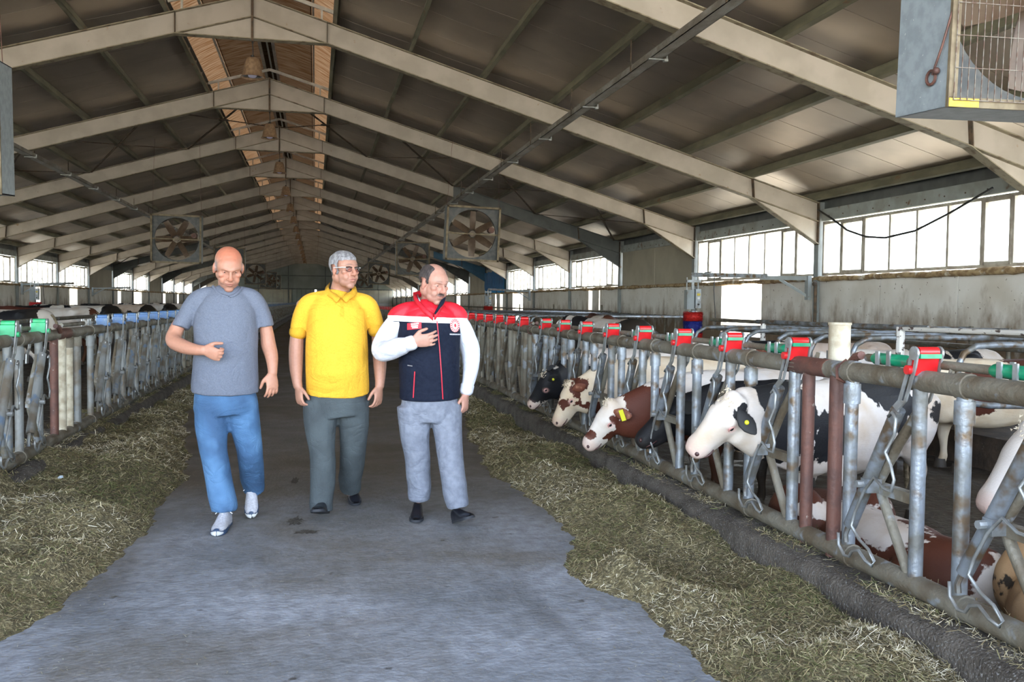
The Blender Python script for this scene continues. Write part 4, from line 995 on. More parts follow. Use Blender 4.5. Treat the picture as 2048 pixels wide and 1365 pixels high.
# stray bits on the concrete
g = np.random.default_rng(99); n = 9000
y = 2.6 * (13 / 2.6) ** g.uniform(0, 1, n); x = g.uniform(-1.6, 1.8, n)
d0_ = np.minimum(np.abs(x - lerp_tab(y, edgeR)), np.abs(x - lerp_tab(y, edgeL))); keep = g.uniform(0, 1, n) < np.clip(.9 * np.exp(-d0_ / .25) + .12, 0, 1)
x, y = x[keep], y[keep]; n = len(x); az = g.uniform(0, 6.28, n); L_ = g.uniform(.006, .030, n) * np.where(g.uniform(0, 1, n) > .985, 2.2, 1); w = g.uniform(.0010, .0022, n)
d = np.stack([np.cos(az), np.sin(az), 0*az], -1); s = np.stack([-np.sin(az), np.cos(az), 0*az], -1); c = np.stack([x, y, np.full(n, .0035)], -1)
q = np.stack([c - d*L_[:, None]/2 - s*w[:, None]/2, c - d*L_[:, None]/2 + s*w[:, None]/2, c + d*L_[:, None]/2 + s*w[:, None]/2, c + d*L_[:, None]/2 - s*w[:, None]/2], 1).reshape(-1, 3)
me = bpy.data.meshes.new('straw'); me.from_pydata(q.tolist(), [], [(4*i, 4*i+1, 4*i+2, 4*i+3) for i in range(n)])
cattr(me, 'Col', np.repeat(np.array([(.46,.42,.27), (.33,.29,.15), (.2,.18,.08), (.56,.54,.42)])[g.integers(0, 4, n)], 4, axis=0))
obj('straw_litter', me, MAT['strand'], kind='stuff', label='stray bits of straw scattered over the concrete alley', cat='straw')
for (px, py, lab) in ((120, 958, 'scrap of pale blue plastic lying on the near feed heap'), (345, 900, 'scrap of white paper lying at the edge of the feed behind the grey-shirted man')):
    p = W(px, py, z=.13 if px < 200 else .06)
    obj('litter_scrap', MB().add([(p.x-.02, p.y-.015, p.z), (p.x+.025, p.y-.01, p.z+.006), (p.x+.015, p.y+.02, p.z+.02), (p.x-.02, p.y+.012, p.z+.008), (p.x, p.y, p.z+.022)], [(0,1,4), (1,2,4), (2,3,4), (3,0,4)]), M('pale_scrap', (.6,.72,.78), rough=.5), label=lab, cat='litter')

for k_, (px, py, rx, ry) in enumerate(((592, 1042, .05, .10), (612, 1064, .075, .05), (590, 962, .03, .13))):
    p = W(px, py, z=.003); g = np.random.default_rng(k_ + 3); m = MB(); V = [(p.x, p.y, .004)]; nn = 40
    for a in range(nn):
        r = 1 + .35 * g.normal() * .6; V.append((p.x + rx * r * math.cos(a/nn*6.2832), p.y + ry * r * math.sin(a/nn*6.2832), .0015))
    m.add(V, [(0, 1 + a, 1 + (a + 1) % nn) for a in range(nn)])
    obj('mud_smear', m, MAT['mud'] if 'mud' in MAT else MAT.setdefault('mud', M('dark_mud', (.045,.037,.028), (.09,.08,.065), 30, 5, .7, 0, .6, 80)), label=('dark mud smear on the concrete before the man in yellow, upper one', 'dark mud smear on the concrete before the man in yellow, lower one', 'long dark smear on the concrete between the two men on the left')[k_], cat='mud')

# ------------------------------------------------------------------ cattle
def cow_mat(name, light, dark, dirt=.0, edge=.10):
    """coat: a smooth patch field on the mesh is cut into crisp patches; pink skin around muzzle and eyes"""
    m, nt, b = nodes(name); L = nt.links; N = nt.nodes.new
    a = N('ShaderNodeAttribute'); a.attribute_name = 'patch'; p = N('ShaderNodeAttribute'); p.attribute_name = 'pink'; s = N('ShaderNodeAttribute'); s.attribute_name = 'soil'
    tc = N('ShaderNodeTexCoord'); n = N('ShaderNodeTexNoise'); n.inputs['Scale'].default_value = 22; n.inputs['Detail'].default_value = 5; L.new(tc.outputs['Object'], n.inputs['Vector'])
    ma = N('ShaderNodeMath'); ma.operation = 'MULTIPLY_ADD'; ma.inputs[1].default_value = edge; L.new(n.outputs[0], ma.inputs[0]); L.new(a.outputs['Fac'], ma.inputs[2])
    r = N('ShaderNodeMapRange'); r.inputs[1].default_value = edge * .5 - .004; r.inputs[2].default_value = edge * .5 + .004; L.new(ma.outputs[0], r.inputs[0])
    n2 = N('ShaderNodeTexNoise'); n2.inputs['Scale'].default_value = 5; n2.inputs['Detail'].default_value = 6; L.new(tc.outputs['Object'], n2.inputs['Vector'])
    lt = N('ShaderNodeMix'); lt.data_type = 'RGBA'; lt.inputs[6].default_value = rgba(light); lt.inputs[7].default_value = rgba([c * k for c, k in zip(light, (.82, .72, .6))])
    r2 = N('ShaderNodeMapRange'); r2.inputs[1].default_value = .45; r2.inputs[2].default_value = .75; L.new(n2.outputs[0], r2.inputs[0]); L.new(r2.outputs[0], lt.inputs[0])
    x = N('ShaderNodeMix'); x.data_type = 'RGBA'; L.new(r.outputs[0], x.inputs[0]); L.new(lt.outputs[2], x.inputs[6]); x.inputs[7].default_value = rgba(dark)
    y = N('ShaderNodeMix'); y.data_type = 'RGBA'; y.inputs[7].default_value = (.62,.36,.32,1); L.new(p.outputs['Fac'], y.inputs[0]); L.new(x.outputs[2], y.inputs[6])
    sm = N('ShaderNodeMath'); sm.operation = 'MULTIPLY'; L.new(s.outputs['Fac'], sm.inputs[0]); L.new(n2.outputs[0], sm.inputs[1])
    z = N('ShaderNodeMix'); z.data_type = 'RGBA'; z.inputs[7].default_value = (.10,.065,.03,1); L.new(sm.outputs[0], z.inputs[0]); L.new(y.outputs[2], z.inputs[6])
    L.new(z.outputs[2], b.inputs['Base Color']); b.inputs['Roughness'].default_value = .62; b.inputs['Specular IOR Level'].default_value = .25
    nb = N('ShaderNodeTexNoise'); nb.inputs['Scale'].default_value = 120; nb.inputs['Detail'].default_value = 3; bp = N('ShaderNodeBump'); bp.inputs['Strength'].default_value = .35; bp.inputs['Distance'].default_value = .006
    mp = N('ShaderNodeMapping'); mp.inputs['Scale'].default_value = (.25, 1, 1); L.new(tc.outputs['Object'], mp.inputs[0]); L.new(mp.outputs[0], nb.inputs['Vector']); L.new(nb.outputs[0], bp.inputs['Height']); L.new(bp.outputs[0], b.inputs['Normal'])
    return m
WHITE = (.62, .565, .52); CREAM = (.66, .56, .43); TAN = (.42, .27, .15); BLACK = (.010, .010, .012); BROWN = (.075, .020, .011)
CM = {'bw': cow_mat('black_white_coat', WHITE, BLACK), 'rw': cow_mat('red_white_coat', WHITE, BROWN), 'rc': cow_mat('red_cream_coat', CREAM, BROWN), 'tb': cow_mat('tan_black_coat', TAN, BLACK), 'cb': cow_mat('cream_black_coat', (.62,.50,.42), BLACK)}
MAT['hoof'] = M('hoof', (.05,.04,.03), rough=.6); MAT['eye'] = M('cow_eye', (.012,.010,.012), rough=.08); MAT['pinkskin'] = M('pink_skin', (.60,.32,.30), (.5,.25,.23), 40, 2, .5)
MAT['tagyel'] = M('ear_tag_yellow', (.62,.60,.03), rough=.4); MAT['tail'] = M('tail_switch', (.30,.24,.16), (.12,.09,.05), 30, 3, .8)

class Plane:
    """vertical plane through a cow's spine; converts places seen in the photograph to (forward, up)"""
    def __init__(s, o, f, lat=0.0): s.f = Vector((f[0], f[1], 0)).normalized(); s.l = Vector((-s.f.y, s.f.x, 0)); s.o = Vector((o[0], o[1], 0)) + s.l * lat
    def __call__(s, px, py):
        r = ray(px, py); n = s.l; t = (s.o - Vector((0, 0, EYE))).dot(n) / r.dot(n); P = Vector((0, 0, EYE)) + r * t
        return ((P - s.o).dot(s.f), P.z)

def cow(o, f, scale=1.0, poll=(.72, 1.02), muz=(1.02, .68), lat=(0, 0), patches=(), coat='bw', label='', voxel=.016, pose='stand', tags=(), inv=False, ear=(.7, .3, .4), seed=0, soil=.35, ears=1.0, group='cattle in the pens', z0=0.0, legs=True, earcol=None, name='cow', headk=1.0, belly=1.0, pink=1.0, look=None):
    """local frame: x forward, y left, z up, origin on the floor below the shoulders; poll and muz in metres (forward, up)"""
    Pl = Plane(o, f); S_ = scale
    if isinstance(poll, Vector):
        q = poll - Pl.o; w_ = muz - Pl.o; lat = (q.dot(Pl.l), w_.dot(Pl.l)); poll = (q.dot(Pl.f), q.z); muz = (w_.dot(Pl.f), w_.z)
    m = MB(); lie = -.60 * S_ if pose == 'lie' else 0.0
    body = [(-1.20, .80, .07, .12), (-1.13, .79, .16, .21), (-.95, .765, .225, .255), (-.65, .72, .25*belly, .285), (-.35, .685, .265*belly, .315), (-.08, .70, .235, .31), (.10, .73, .18, .27)]
    B = [(Vector((x*S_, 0, z*S_ + lie)), a*S_*(1.12 if pose == 'lie' else 1), b*S_) for x, z, a, b in body]
    pv = Vector((poll[0], lat[0], poll[1])); mv = Vector((muz[0], lat[1], muz[1])); hd = (mv - pv); HL = hd.length; hd.normalize()
    side = Vector((0, 1, 0)); side = (side - hd * side.dot(hd)).normalized(); up = hd.cross(side) * -1
    if up.z < 0: up = -up
    up = up.normalized()
    n0 = B[-1][0]; throat = pv - up * .085 * headk - hd * .00
    a_ = n0 + Vector((.10*S_, 0, .04*S_)); 
    neck = [B[-1], (a_.lerp(throat, .30) - Vector((0, 0, .04*S_)), .14*S_, .245*S_), (a_.lerp(throat, .66) - Vector((0, 0, .07*S_)), .110*S_, .215*S_), (throat + hd * .05 - up * .055, .090*S_, .160*S_)]
    m.limb(B + neck[1:], 20, 4, ref=(0, 1, 0))
    # head
    k = headk * HL / .42
    H = lambda t, d: pv + hd * (HL * t) - up * d * k
    m.limb([(H(-.04, .075), .072*k, .070*k), (H(.10, .085), .098*k, .098*k), (H(.32, .10), .105*k, .115*k), (H(.52, .097), .080*k, .100*k), (H(.74, .092), .068*k, .084*k), (H(.90, .088), .074*k, .078*k), (H(.985, .082), .068*k, .064*k)], 18, 4, ref=(0, 1, 0))
    m.limb([(H(.16, .15), .065*k), (H(.45, .178), .052*k, .052*k), (H(.78, .158), .050*k, .040*k), (H(.93, .140), .044*k, .032*k)], 12, 3, ref=(0, 1, 0))     # lower jaw
    m.ell(H(.22, .155), (.095*k, .098*k, .125*k))                         # cheek
    m.ell(H(-.02, .028), (.06*k, .055*k, .05*k))                        # poll
    for s in (-1, 1):
        m.ell(H(.30, .065) + side * s * .085 * k, (.032*k, .028*k, .028*k))      # brow over the eye
        m.ell(H(.93, .06) + side * s * .04 * k, (.028*k, .026*k, .028*k))        # nostril wing
    # dewlap
    m.limb([(n0.lerp(throat, .1) - Vector((0, 0, .22*S_)), .05*S_, .08*S_), (n0.lerp(throat, .5) - Vector((0, 0, .22*S_)), .032*S_, .08*S_), (throat - up * .12*k + hd * .02, .03*S_, .06*S_)], 10, 3, ref=(0, 1, 0))
    m.ell(B[-1][0] + Vector((.02*S_, 0, .02 - .16*S_)), (.16*S_, .15*S_, .18*S_))       # brisket
    if pose == 'stand' and legs:
        for s in (-1, 1):
            y = .13 * S_ * s
            m.limb([(Vector((-.02*S_, y, .72*S_)), .12*S_, .09*S_), (Vector((-.01*S_, y*1.08, .52*S_)), .095*S_, .075*S_), (Vector((.02*S_, y*1.05, .345*S_)), .055*S_), (Vector((.025*S_, y*1.05, .29*S_)), .050*S_), (Vector((.015*S_, y*1.05, .17*S_)), .034*S_), (Vector((.015*S_, y*1.05, .10*S_)), .040*S_), (Vector((.035*S_, y*1.05, .055*S_)), .045*S_)], 12, 3)
            y = .15 * S_ * s; dx = .05 * s
            m.limb([(Vector((-.98*S_, y*.8, .80*S_)), .14*S_, .20*S_), (Vector((-.94*S_, y, .62*S_)), .115*S_, .16*S_), (Vector(((-.98+dx)*S_, y*1.05, .47*S_)), .07*S_, .085*S_), (Vector(((-1.10+dx)*S_, y*1.05, .345*S_)), .042*S_, .055*S_), (Vector(((-1.08+dx)*S_, y*1.05, .20*S_)), .035*S_), (Vector(((-1.05+dx)*S_, y*1.05, .10*S_)), .040*S_), (Vector(((-1.02+dx)*S_, y*1.05, .055*S_)), .045*S_)], 12, 3)
        m.ell(Vector((-.78*S_, 0, .46*S_)), (.16*S_, .12*S_, .09*S_))
        # pin bones and hips
        for s in (-1, 1): m.ell(Vector((-.80*S_, s*.16*S_, .93*S_)), (.07*S_, .05*S_, .05*S_))
    if pose == 'lie':
        for s in (-1, 1):
            m.ell(Vector((-.88*S_, s*.22*S_, .26*S_)), (.26*S_, .15*S_, .22*S_)); m.limb([(Vector((-.80*S_, s*.30*S_, .15*S_)), .09*S_), (Vector((-.50*S_, s*.34*S_, .08*S_)), .05*S_), (Vector((-.78*S_, s*.40*S_, .055*S_)), .04*S_), (Vector((-.95*S_, s*.40*S_, .05*S_)), .04*S_)], 10, 3)
            m.limb([(Vector((.02*S_, s*.16*S_, .22*S_)), .09*S_), (Vector((.22*S_, s*.17*S_, .07*S_)), .05*S_), (Vector((.0, s*.2*S_, .05*S_)), .04*S_)], 10, 3)
    me = m.blob(voxel, 5, CM[coat], 'cow_body')
    C = co(me).astype('d'); 
    low = C[:, 2] < .0; C[low, 2] = .0
    # eye sockets
    for s in (-1, 1):
        e = np.array(H(.335, .085) + side * s * .098 * k); d = np.linalg.norm(C - e, axis=1); C += np.outer(np.exp(-(d / (.022*k))**2) * -.010 * k * s, np.array(side))
        e = np.array(H(.965, .055) + side * s * .048 * k); d = np.linalg.norm(C - e, axis=1); C -= np.outer(np.exp(-(d / (.014*k))**2) * .014 * k, np.array((hd + side * s * .6).normalized()))
    setco(me, C)
    # patch field in the spine plane
    w = fbm(C, 7, seed + 1, 3) * .035 + fbm(C, 2.2, seed + 2, 2) * .0
    fld = np.full(len(C), -.3)
    for q in patches:
        (cx, cz), r = (q[0], q[1]); sx = q[2] if len(q) > 2 else 1.0; ang = q[3] if len(q) > 3 else 0.0; sgn = q[4] if len(q) > 4 else 1
        dx = C[:, 0] - cx; dz = C[:, 2] - cz; c_, s_ = math.cos(ang), math.sin(ang); a = (dx*c_ + dz*s_) / sx; b = -dx*s_ + dz*c_
        v = r - np.sqrt(a*a + b*b)
        fld = np.maximum(fld, v) if sgn > 0 else np.minimum(fld, -v)
    if inv == 'noise':
        fld = fbm(C * np.array([1, .7, 1]), 5.0, seed + 3, 2) * .35 + .02
    fattr(me, 'patch', np.clip(fld + w, -.3, .3))
    mz = np.array(H(.97, .09)); dm = np.linalg.norm(C - mz, axis=1); pk = np.clip(1.25 - dm / (.085*k), 0, 1) * .75
    for s in (-1, 1):
        e = np.array(H(.34, .085) + side * s * .098 * k); pk = np.maximum(pk, np.clip(1.2 - np.linalg.norm(C - e, axis=1) / (.034*k), 0, .6))
    fattr(me, 'pink', pk * pink)
    so = np.clip((.55*S_ - C[:, 2]) / (.35*S_), 0, 1) * soil * 1.4 + np.clip((-.8*S_ - C[:, 0]) / .3, 0, 1) * soil
    fattr(me, 'soil', np.clip(so, 0, 1.2))
    rz = math.atan2(Pl.f.y, Pl.f.x)
    t = empty(name, (o[0], o[1], z0), rz, label=label, cat='cow', group=group)
    bo = obj('body', me, None, t)
    # ears: cupped leaves
    for s in (-1, 1):
        e0 = H(.06, .055) + side * s * .075 * k; hx = Vector((hd.x, hd.y, 0)).normalized(); ed = (side * s * ear[0] + Vector((0, 0, -1)) * ear[1] - hx * ear[2]).normalized(); eu = ed.cross(side * s).normalized(); ef = ed.cross(eu)
        em = MB(); L_ = .155 * k * ears; rings = [(0, .018, .016), (.2, .034, .016), (.45, .046, .012), (.7, .040, .010), (.9, .022, .007), (1.0, .008, .004)]
        em.loft([(e0 + ed * L_ * a - eu * .02 * a * a, w1 * k * 1.15, w2 * k) for a, w1, w2 in rings], 12, ref=tuple(eu))
        eo = obj('ear', em.mesh('ear', MAT[earcol] if earcol else (MAT['earw'] if coat == 'bw' else MAT['earr']), 'all'), None, t)
        obj('eye', MB().ell(H(.335, .085) + side * s * .088 * k, (.017*k, .017*k, .017*k), n=12, m=8).mesh('eye', MAT['eye'], 'all'), None, t)
        obj('eyelid', MB().limb([(H(.285, .088) + side*s*.098*k, .004*k), (H(.315, .069) + side*s*.102*k, .007*k), (H(.365, .070) + side*s*.098*k, .006*k), (H(.395, .092) + side*s*.09*k, .003*k)], 8, 3).mesh('eyelid', MAT['pinkskin' if pink else 'eye'], 'all'), None, t)
        obj('mouth', MB().limb([(H(.78, .142) + side*s*.058*k, .003), (H(.88, .134) + side*s*.066*k, .0055*k), (H(.97, .126) + side*s*.050*k, .006*k), (H(1.03, .122) + side*s*.015*k, .005*k)], 8, 3).mesh('mouth', MAT['nostril'], 'all'), None, t)
        obj('nostril', MB().ell(H(.975, .060) + side * s * .050 * k, (.013*k, .015*k, .016*k), n=10, m=6).mesh('nostril', MAT['nostril'], 'all'), None, t)
        for tg in tags:
            if tg[0] == s:
                c = e0 + ed * L_ * .5 + ef * (.016 * k) * (1 if ef.dot(side * s) > 0 else -1)
                if tg[1] == 'dot': obj('ear_tag', MB().ell(c, (.013, .013, .013), n=10, m=6).mesh('ear_tag', MAT['tagyel'], True), None, eo)
                else: obj('ear_tag', MB().bar(c - eu * .035 - ed * .02, c + eu * .030 + ed * .03, .035, .006, up=tuple(ef)).mesh('ear_tag', MAT['tagyel'], True), None, eo)
    if pose == 'stand' and legs:
        for (x, y) in ((.045, .137), (.045, -.137), (-.96, .158), (-1.06, -.158)):
            obj('hoof', MB().lathe([(.0, .075*S_), (.044*S_, .075*S_), (.056*S_, .0), (0, 0)], (x*S_, y*S_, .002), 12).mesh('hoof', MAT['hoof'], True), None, t)
        zz = 1.0 * S_
        tl = MB().limb([(Vector((-1.17*S_, 0, .92*S_)), .028), (Vector((-1.26*S_, 0, .80*S_)), .020), (Vector((-1.27*S_, .01, .55*S_)), .015), (Vector((-1.25*S_, .02, .38*S_)), .022), (Vector((-1.25*S_, .03, .26*S_)), .03), (Vector((-1.24*S_, .03, .12*S_)), .008)], 10, 3)
        obj('tail', tl.mesh('tail', MAT['tail'], 'all'), None, t)
    # hair tuft between the ears
    g_ = np.random.default_rng(seed + 50); hm = MB()
    for i in range(60 if voxel < .02 else 0):
        p = H(g_.uniform(-.1, .12), g_.uniform(-.03, .01)) + side * g_.uniform(-.05, .05) * k; q = p + up * g_.uniform(.006, .016) - hd * g_.uniform(-.02, .02) + side * g_.uniform(-.01, .01)
        hm.add([p - hd * .006, p + hd * .006, q], [(0, 1, 2)])
    if hm.v: obj('poll_tuft', hm.mesh('poll_tuft', MAT['tuftw'] if coat in ('bw', 'rw') and inv != 'noise' else MAT['tail']), None, t, kind='stuff')
    return t, Pl
MAT['earw'] = M('white_black_ear', (.70,.64,.58), (.02,.02,.02), 9, 3, .7, lo=.47, hi=.5); MAT['earr'] = M('red_ear', (.14,.04,.02), (.35,.17,.10), 22, 4, .7, lo=.55, hi=.75)
MAT['earb'] = M('black_ear', (.012,.012,.013), rough=.7); MAT['ears'] = M('orange_ear', (.30,.10,.035), (.2,.06,.02), 30, 4, .8)
MAT['nostril'] = M('nostril', (.05,.02,.02), rough=.4); MAT['tuftw'] = M('cream_tuft', (.62,.54,.42), (.5,.42,.3), 40, 3, .8)

def place(o, f, lat=.15): return Plane(o, f, lat)
def headpl(o, f, poll): P0 = Plane(o, f); return Plane(o, f, (poll - P0.o).dot(P0.l) + .085)
# A  the white-faced black-and-white cow, head through the fence
oA, fA = (3.00, 5.02), (-.86, -.51); A = place(oA, fA)
pts = lambda L, P: [((P(px, py)), r, *rest) for (px, py, r, *rest) in L]
cow(oA, fA, .98, W(1458, 796, x=2.12), W(1371, 893, x=1.92), (0, .03), pts([(1494, 824, .045, 1.1, .5), (1506, 846, .03)], headpl(oA, fA, W(1458, 784, x=2.12))) + pts([
    (1575, 830, .10), (1556, 800, .08), (1562, 870, .08), (1575, 880, .09), (1600, 850, .22), (1575, 900, .08), (1590, 800, .16), (1640, 930, .09, .6), (1660, 870, .18),
    (1760, 765, .16, 1.6, 0), (1790, 800, .10, 1.0, .6), (1775, 850, .06, .8), (1830, 820, .05), (1720, 760, .07), (1890, 800, .04, .6),
    (1665, 790, .10, 1, 0, -1), (1700, 830, .07, 1, 0, -1)], A),
    'bw', ear=(.5, .75, .3), headk=1.12, label='white-faced black and white cow with her head through the fence beside the rusty posts', voxel=.0125, tags=((1, 'dot'), (-1, 'dot')), seed=3, earcol='earb')
# B  brown cow with a white face and yellow tag
oB, fB = (2.92, 6.50), (-.95, -.22); Bp = place(oB, fB)
cow(oB, fB, .93, W(1216, 806, x=2.12), W(1160, 884, x=1.93), (0, .0), pts([
    (1255, 850, .10), (1290, 860, .16), (1330, 860, .30), (1240, 880, .07), (1235, 840, .06), (1420, 870, .35), (1285, 810, .16), (1275, 925, .09, 1.2, 0, -1), (1255, 915, .07, 1.4, 0, -1), (1182, 852, .13, 1, 0, -1), (1202, 812, .07, 1, 0, -1), (1165, 880, .13, 1, 0, -1), (1215, 905, .10, 1.3, 0, -1)], headpl(oB, fB, W(1216, 806, x=2.12))) + pts([(1196, 866, .028), (1200, 874, .026), (1190, 854, .016)], headpl(oB, fB, W(1216, 806, x=2.12))),
    'rw', ear=(.5, .2, .8), label='reddish-brown cow with a white face and yellow ear tag, eating through the fence', voxel=.0135, tags=((1, 'flag'), (-1, 'flag')), seed=8, headk=1.05)
# C  mottled red and cream cow
oC, fC = (2.90, 7.85), (-.97, -.12); Cp = place(oC, fC, 0)
cow(oC, fC, .95, W(1134, 768, x=2.15), W(1100, 842, x=2.01), (0, .0), pts([
    (1150, 778, .10), (1165, 800, .11), (1178, 815, .10), (1183, 780, .05, .6), (1124, 806, .05), (1112, 794, .03, 1.2), (1145, 805, .05), (1195, 790, .03), (1198, 775, .03), (1160, 768, .06), (1160, 790, .03, 1, 0, -1)], Cp),
    'rc', ear=(.5, -.3, .7), label='mottled red and cream cow, head low between the black and the tagged brown cows', voxel=.015, seed=12)
# D  black cow farthest of the four heads
oD, fD = (2.92, 9.35), (-.97, -.15); Dp = place(oD, fD)
cow(oD, fD, .95, W(1090, 748, x=2.16), W(1050, 806, x=1.99), (0, .0), pts([
    (1085, 775, .19), (1110, 780, .20), (1150, 780, .25), (1200, 770, .20), (1075, 790, .10), (1085, 765, .14), (1120, 815, .05, 1.8, 0, -1)], headpl(oD, fD, W(1090, 748, x=2.16))),
    'bw', ear=(.5, -.5, .6), label='black cow with a pale muzzle, farthest of the four heads reaching the feed', voxel=.015, seed=15, tags=((1, 'dot'),), earcol='earb')
# E  black cow standing inside, behind the white-faced one
oE, fE = (2.98, 6.10), (-.96, .20); Ep = place(oE, fE)
oE = (3.12, 6.06)
cow(oE, (-.99, .12), .89, (.62, .78), (.92, .50), (0, 0), [((0, .7), 1.6)], 'bw', 'all-black cow standing inside the pen behind the white-faced cow', voxel=.016, seed=19, earcol='earb', pink=0)
# cows farther inside the pen whose backs show over the others
cow((5.5, 9.6), (-.98, -.1), 1.0, (.70, .98), (1.02, .72), (0, 0), pts([(1180, 700, .1)], Cp), 'cb', 'cream-backed cow standing inside the pen behind the mottled and black cows', voxel=.022, seed=23)
cow((5.6, 8.2), (-.97, .15), 1.0, (.70, .95), (1.0, .66), (0, 0), [((-.35, .9), .20), ((-.75, .95), .14), ((0, .85), .12)], 'bw', 'white cow with black back patches behind the tagged brown cow', voxel=.022, seed=24)
cow((4.9, 10.4), (-1, .05), 1.0, (.70, .98), (1.02, .72), (0, 0), [((-.5, .9), .22), ((.1, .9), .15)], 'bw', 'black-patched white cow deeper in the pen, seen between two fence posts', voxel=.022, seed=25)
cow((5.5, 7.05), (-.98, .12), .98, (.70, .95), (1.0, .66), (0, 0), [((-.55, .98), .07, 2.5), ((-.1, .7), .2)], 'rc', 'cream cow with a thin red mark along her back beyond the black cow', voxel=.022, seed=26)
# lying cattle behind the near fence
cow((2.84, 3.80), (.02, -1), .92, (.26, .24), (.20, .08), (0.26, .40), [((-.1, .2), .40), ((-.75, .2), .40, 1.2), ((-.42, .335), .032, 13, -.03, -1), ((.05, .10), .05, .5, 0, -1), ((.16, .14), .05, .7, 0, -1), ((-1.12, .3), .14, 1, 0, -1), ((-.92, .18), .05, 1.6, .5, -1), ((-.62, .10), .035, 1.5, 0, -1)], 'rw', 'dark brown and white cow lying down close behind the nearest headlock fence', voxel=.0135, pose='lie', seed=31, soil=.25, group='cattle lying behind the near fence')
cow((3.93, 3.13), (1, .04), .98, (.5, .55), (.8, .35), (0, 0), [((-.9, .12), .12), ((-.62, .17), .10, 1.6), ((-1.05, .25), .05), ((-.4, .2), .13), ((-.75, .33), .035), ((-.1, .3), .2)], 'tb', 'tan cow with black spots lying at the right edge behind the fence', voxel=.0145, pose='lie', seed=33, soil=.2, group='cattle lying behind the near fence')
# G  pale muzzle showing at the edge of the picture
Gp = place((4.35, 3.75), (-1, .02))
cow((4.38, 4.02), (-1, .02), .96, W(2052, 855, x=3.36), W(1948, 1000, x=3.14), (0, 0), [((.3, .7), .35)], 'bw', 'white cow reaching in from the picture edge with a pink muzzle, above the lying cattle', voxel=.0135, seed=35)
# H  orange-eared cow at the corner, head through the fence
cow((2.98, 1.98), (-.88, -.30), .92, (.92, .50), (1.10, .16), (.06, .05), [((.75, .5), .20), ((.1, .6), .6)], 'rw', 'orange-brown eared cow at the bottom corner eating below the near fence', voxel=.015, seed=37, earcol='ears', ears=1.25)

# far cattle: three shared bodies, recoloured and turned
protos = []
for s_, coat in ((41, 'bw'), (42, 'bw'), (43, 'rw'), (44, 'cb')):
    c, _ = cow((-6.5, 20 + s_ - 41, 0), (.1, 1), 1.22, (.95, 1.22), (1.28, .98), (0, 0), (), coat, 'tmp', voxel=.032, inv='noise', seed=s_, z0=0)
    protos.append(c)
names = ['black and white', 'mostly black', 'red-brown and white', 'cream and black']
spots = [  # x, y, proto, heading, label
    (-5.7, 17.6, 1, 2.7, 'mostly black cow nearest on the left, just above the first green latch'), (-6.9, 20.2, 0, 1.2, 'black and white cow behind the green latches, near the left wall column'),
    (-7.2, 23.0, 1, .4, 'dark cow with a pale stripe below the left window, beyond the green latches'), (-6.0, 21.6, 2, 2.9, 'red-brown cow behind the second green latch'),
    (-7.3, 26.0, 0, .2, 'white-backed cow in the left row below the brown wall door'), (-7.0, 28.8, 0, 3.0, 'cow with black side patches in the left row above the first blue latch'),
    (-7.4, 31.8, 3, .3, 'cream-backed cow in the left row above the blue latches'), (-7.1, 34.8, 3, 3.2, 'pale cow beside the cream one in the left row'),
    (-7.4, 38.0, 1, .1, 'long black-backed cow in the left row toward the grey-shirted man'), (-7.2, 41.5, 0, 2.9, 'piebald cow in the left row right of the long black one'),
    (-7.5, 45.0, 1, .2, 'black-backed cow in the left row beyond the piebald one'), (-7.2, 49.0, 0, 3.0, 'farthest piebald cow visible left of the grey-shirted man')]
for j, (x, y, p, h, lab) in enumerate(spots):
    c = protos[p] if j in (0, 1, 3, 6) and not protos[p].get('used') else None
    if c is None: c = dup(protos[p])
    else: protos[p]['used'] = 1
    c.location = (x, y, 0); c.rotation_euler = (0, 0, h); c['label'] = lab; c['group'] = 'row of cattle in the left pen'
eat = [(-2.75, 27.0, 1, 0, 'dark cow with its head through the blue-latch fence, between the two nearer men'), (-2.8, 30.2, 1, .1, 'second dark cow feeding through the blue-latch fence far up the alley'), (-2.75, 34.5, 2, -.1, 'red-brown cow feeding through the far blue-latch fence'), (-2.8, 40.5, 1, 0, 'farthest dark cow feeding through the blue-latch fence'),
       (3.3, 24.5, 0, 3.1, 'black-patched cow feeding through the far red-latch fence behind the vested man'), (3.3, 31, 1, 3.1, 'dark cow feeding through the red-latch fence deep in the barn')]
for j, (x, y, p, h, lab) in enumerate(eat):
    c = dup(protos[p]); c.location = (x, y, 0); c.rotation_euler = (0, 0, h); c.scale = (.82, .82, .82); c['label'] = lab; c['group'] = 'cattle feeding deep in the barn'
for (x, y, p, h, lab) in ((3.9, 12.6, 0, 1.75, 'large piebald cow standing in the right pen behind the vested man'), (5.2, 16.6, 2, 1.4, 'red and white cow beyond the large white one in the right pen')):
    c = dup(protos[p]); c.location = (x, y, 0); c.rotation_euler = (0, 0, h); c['label'] = lab; c['group'] = 'cattle in the pens'
for c in protos:
    if 'used' in c: del c['used']

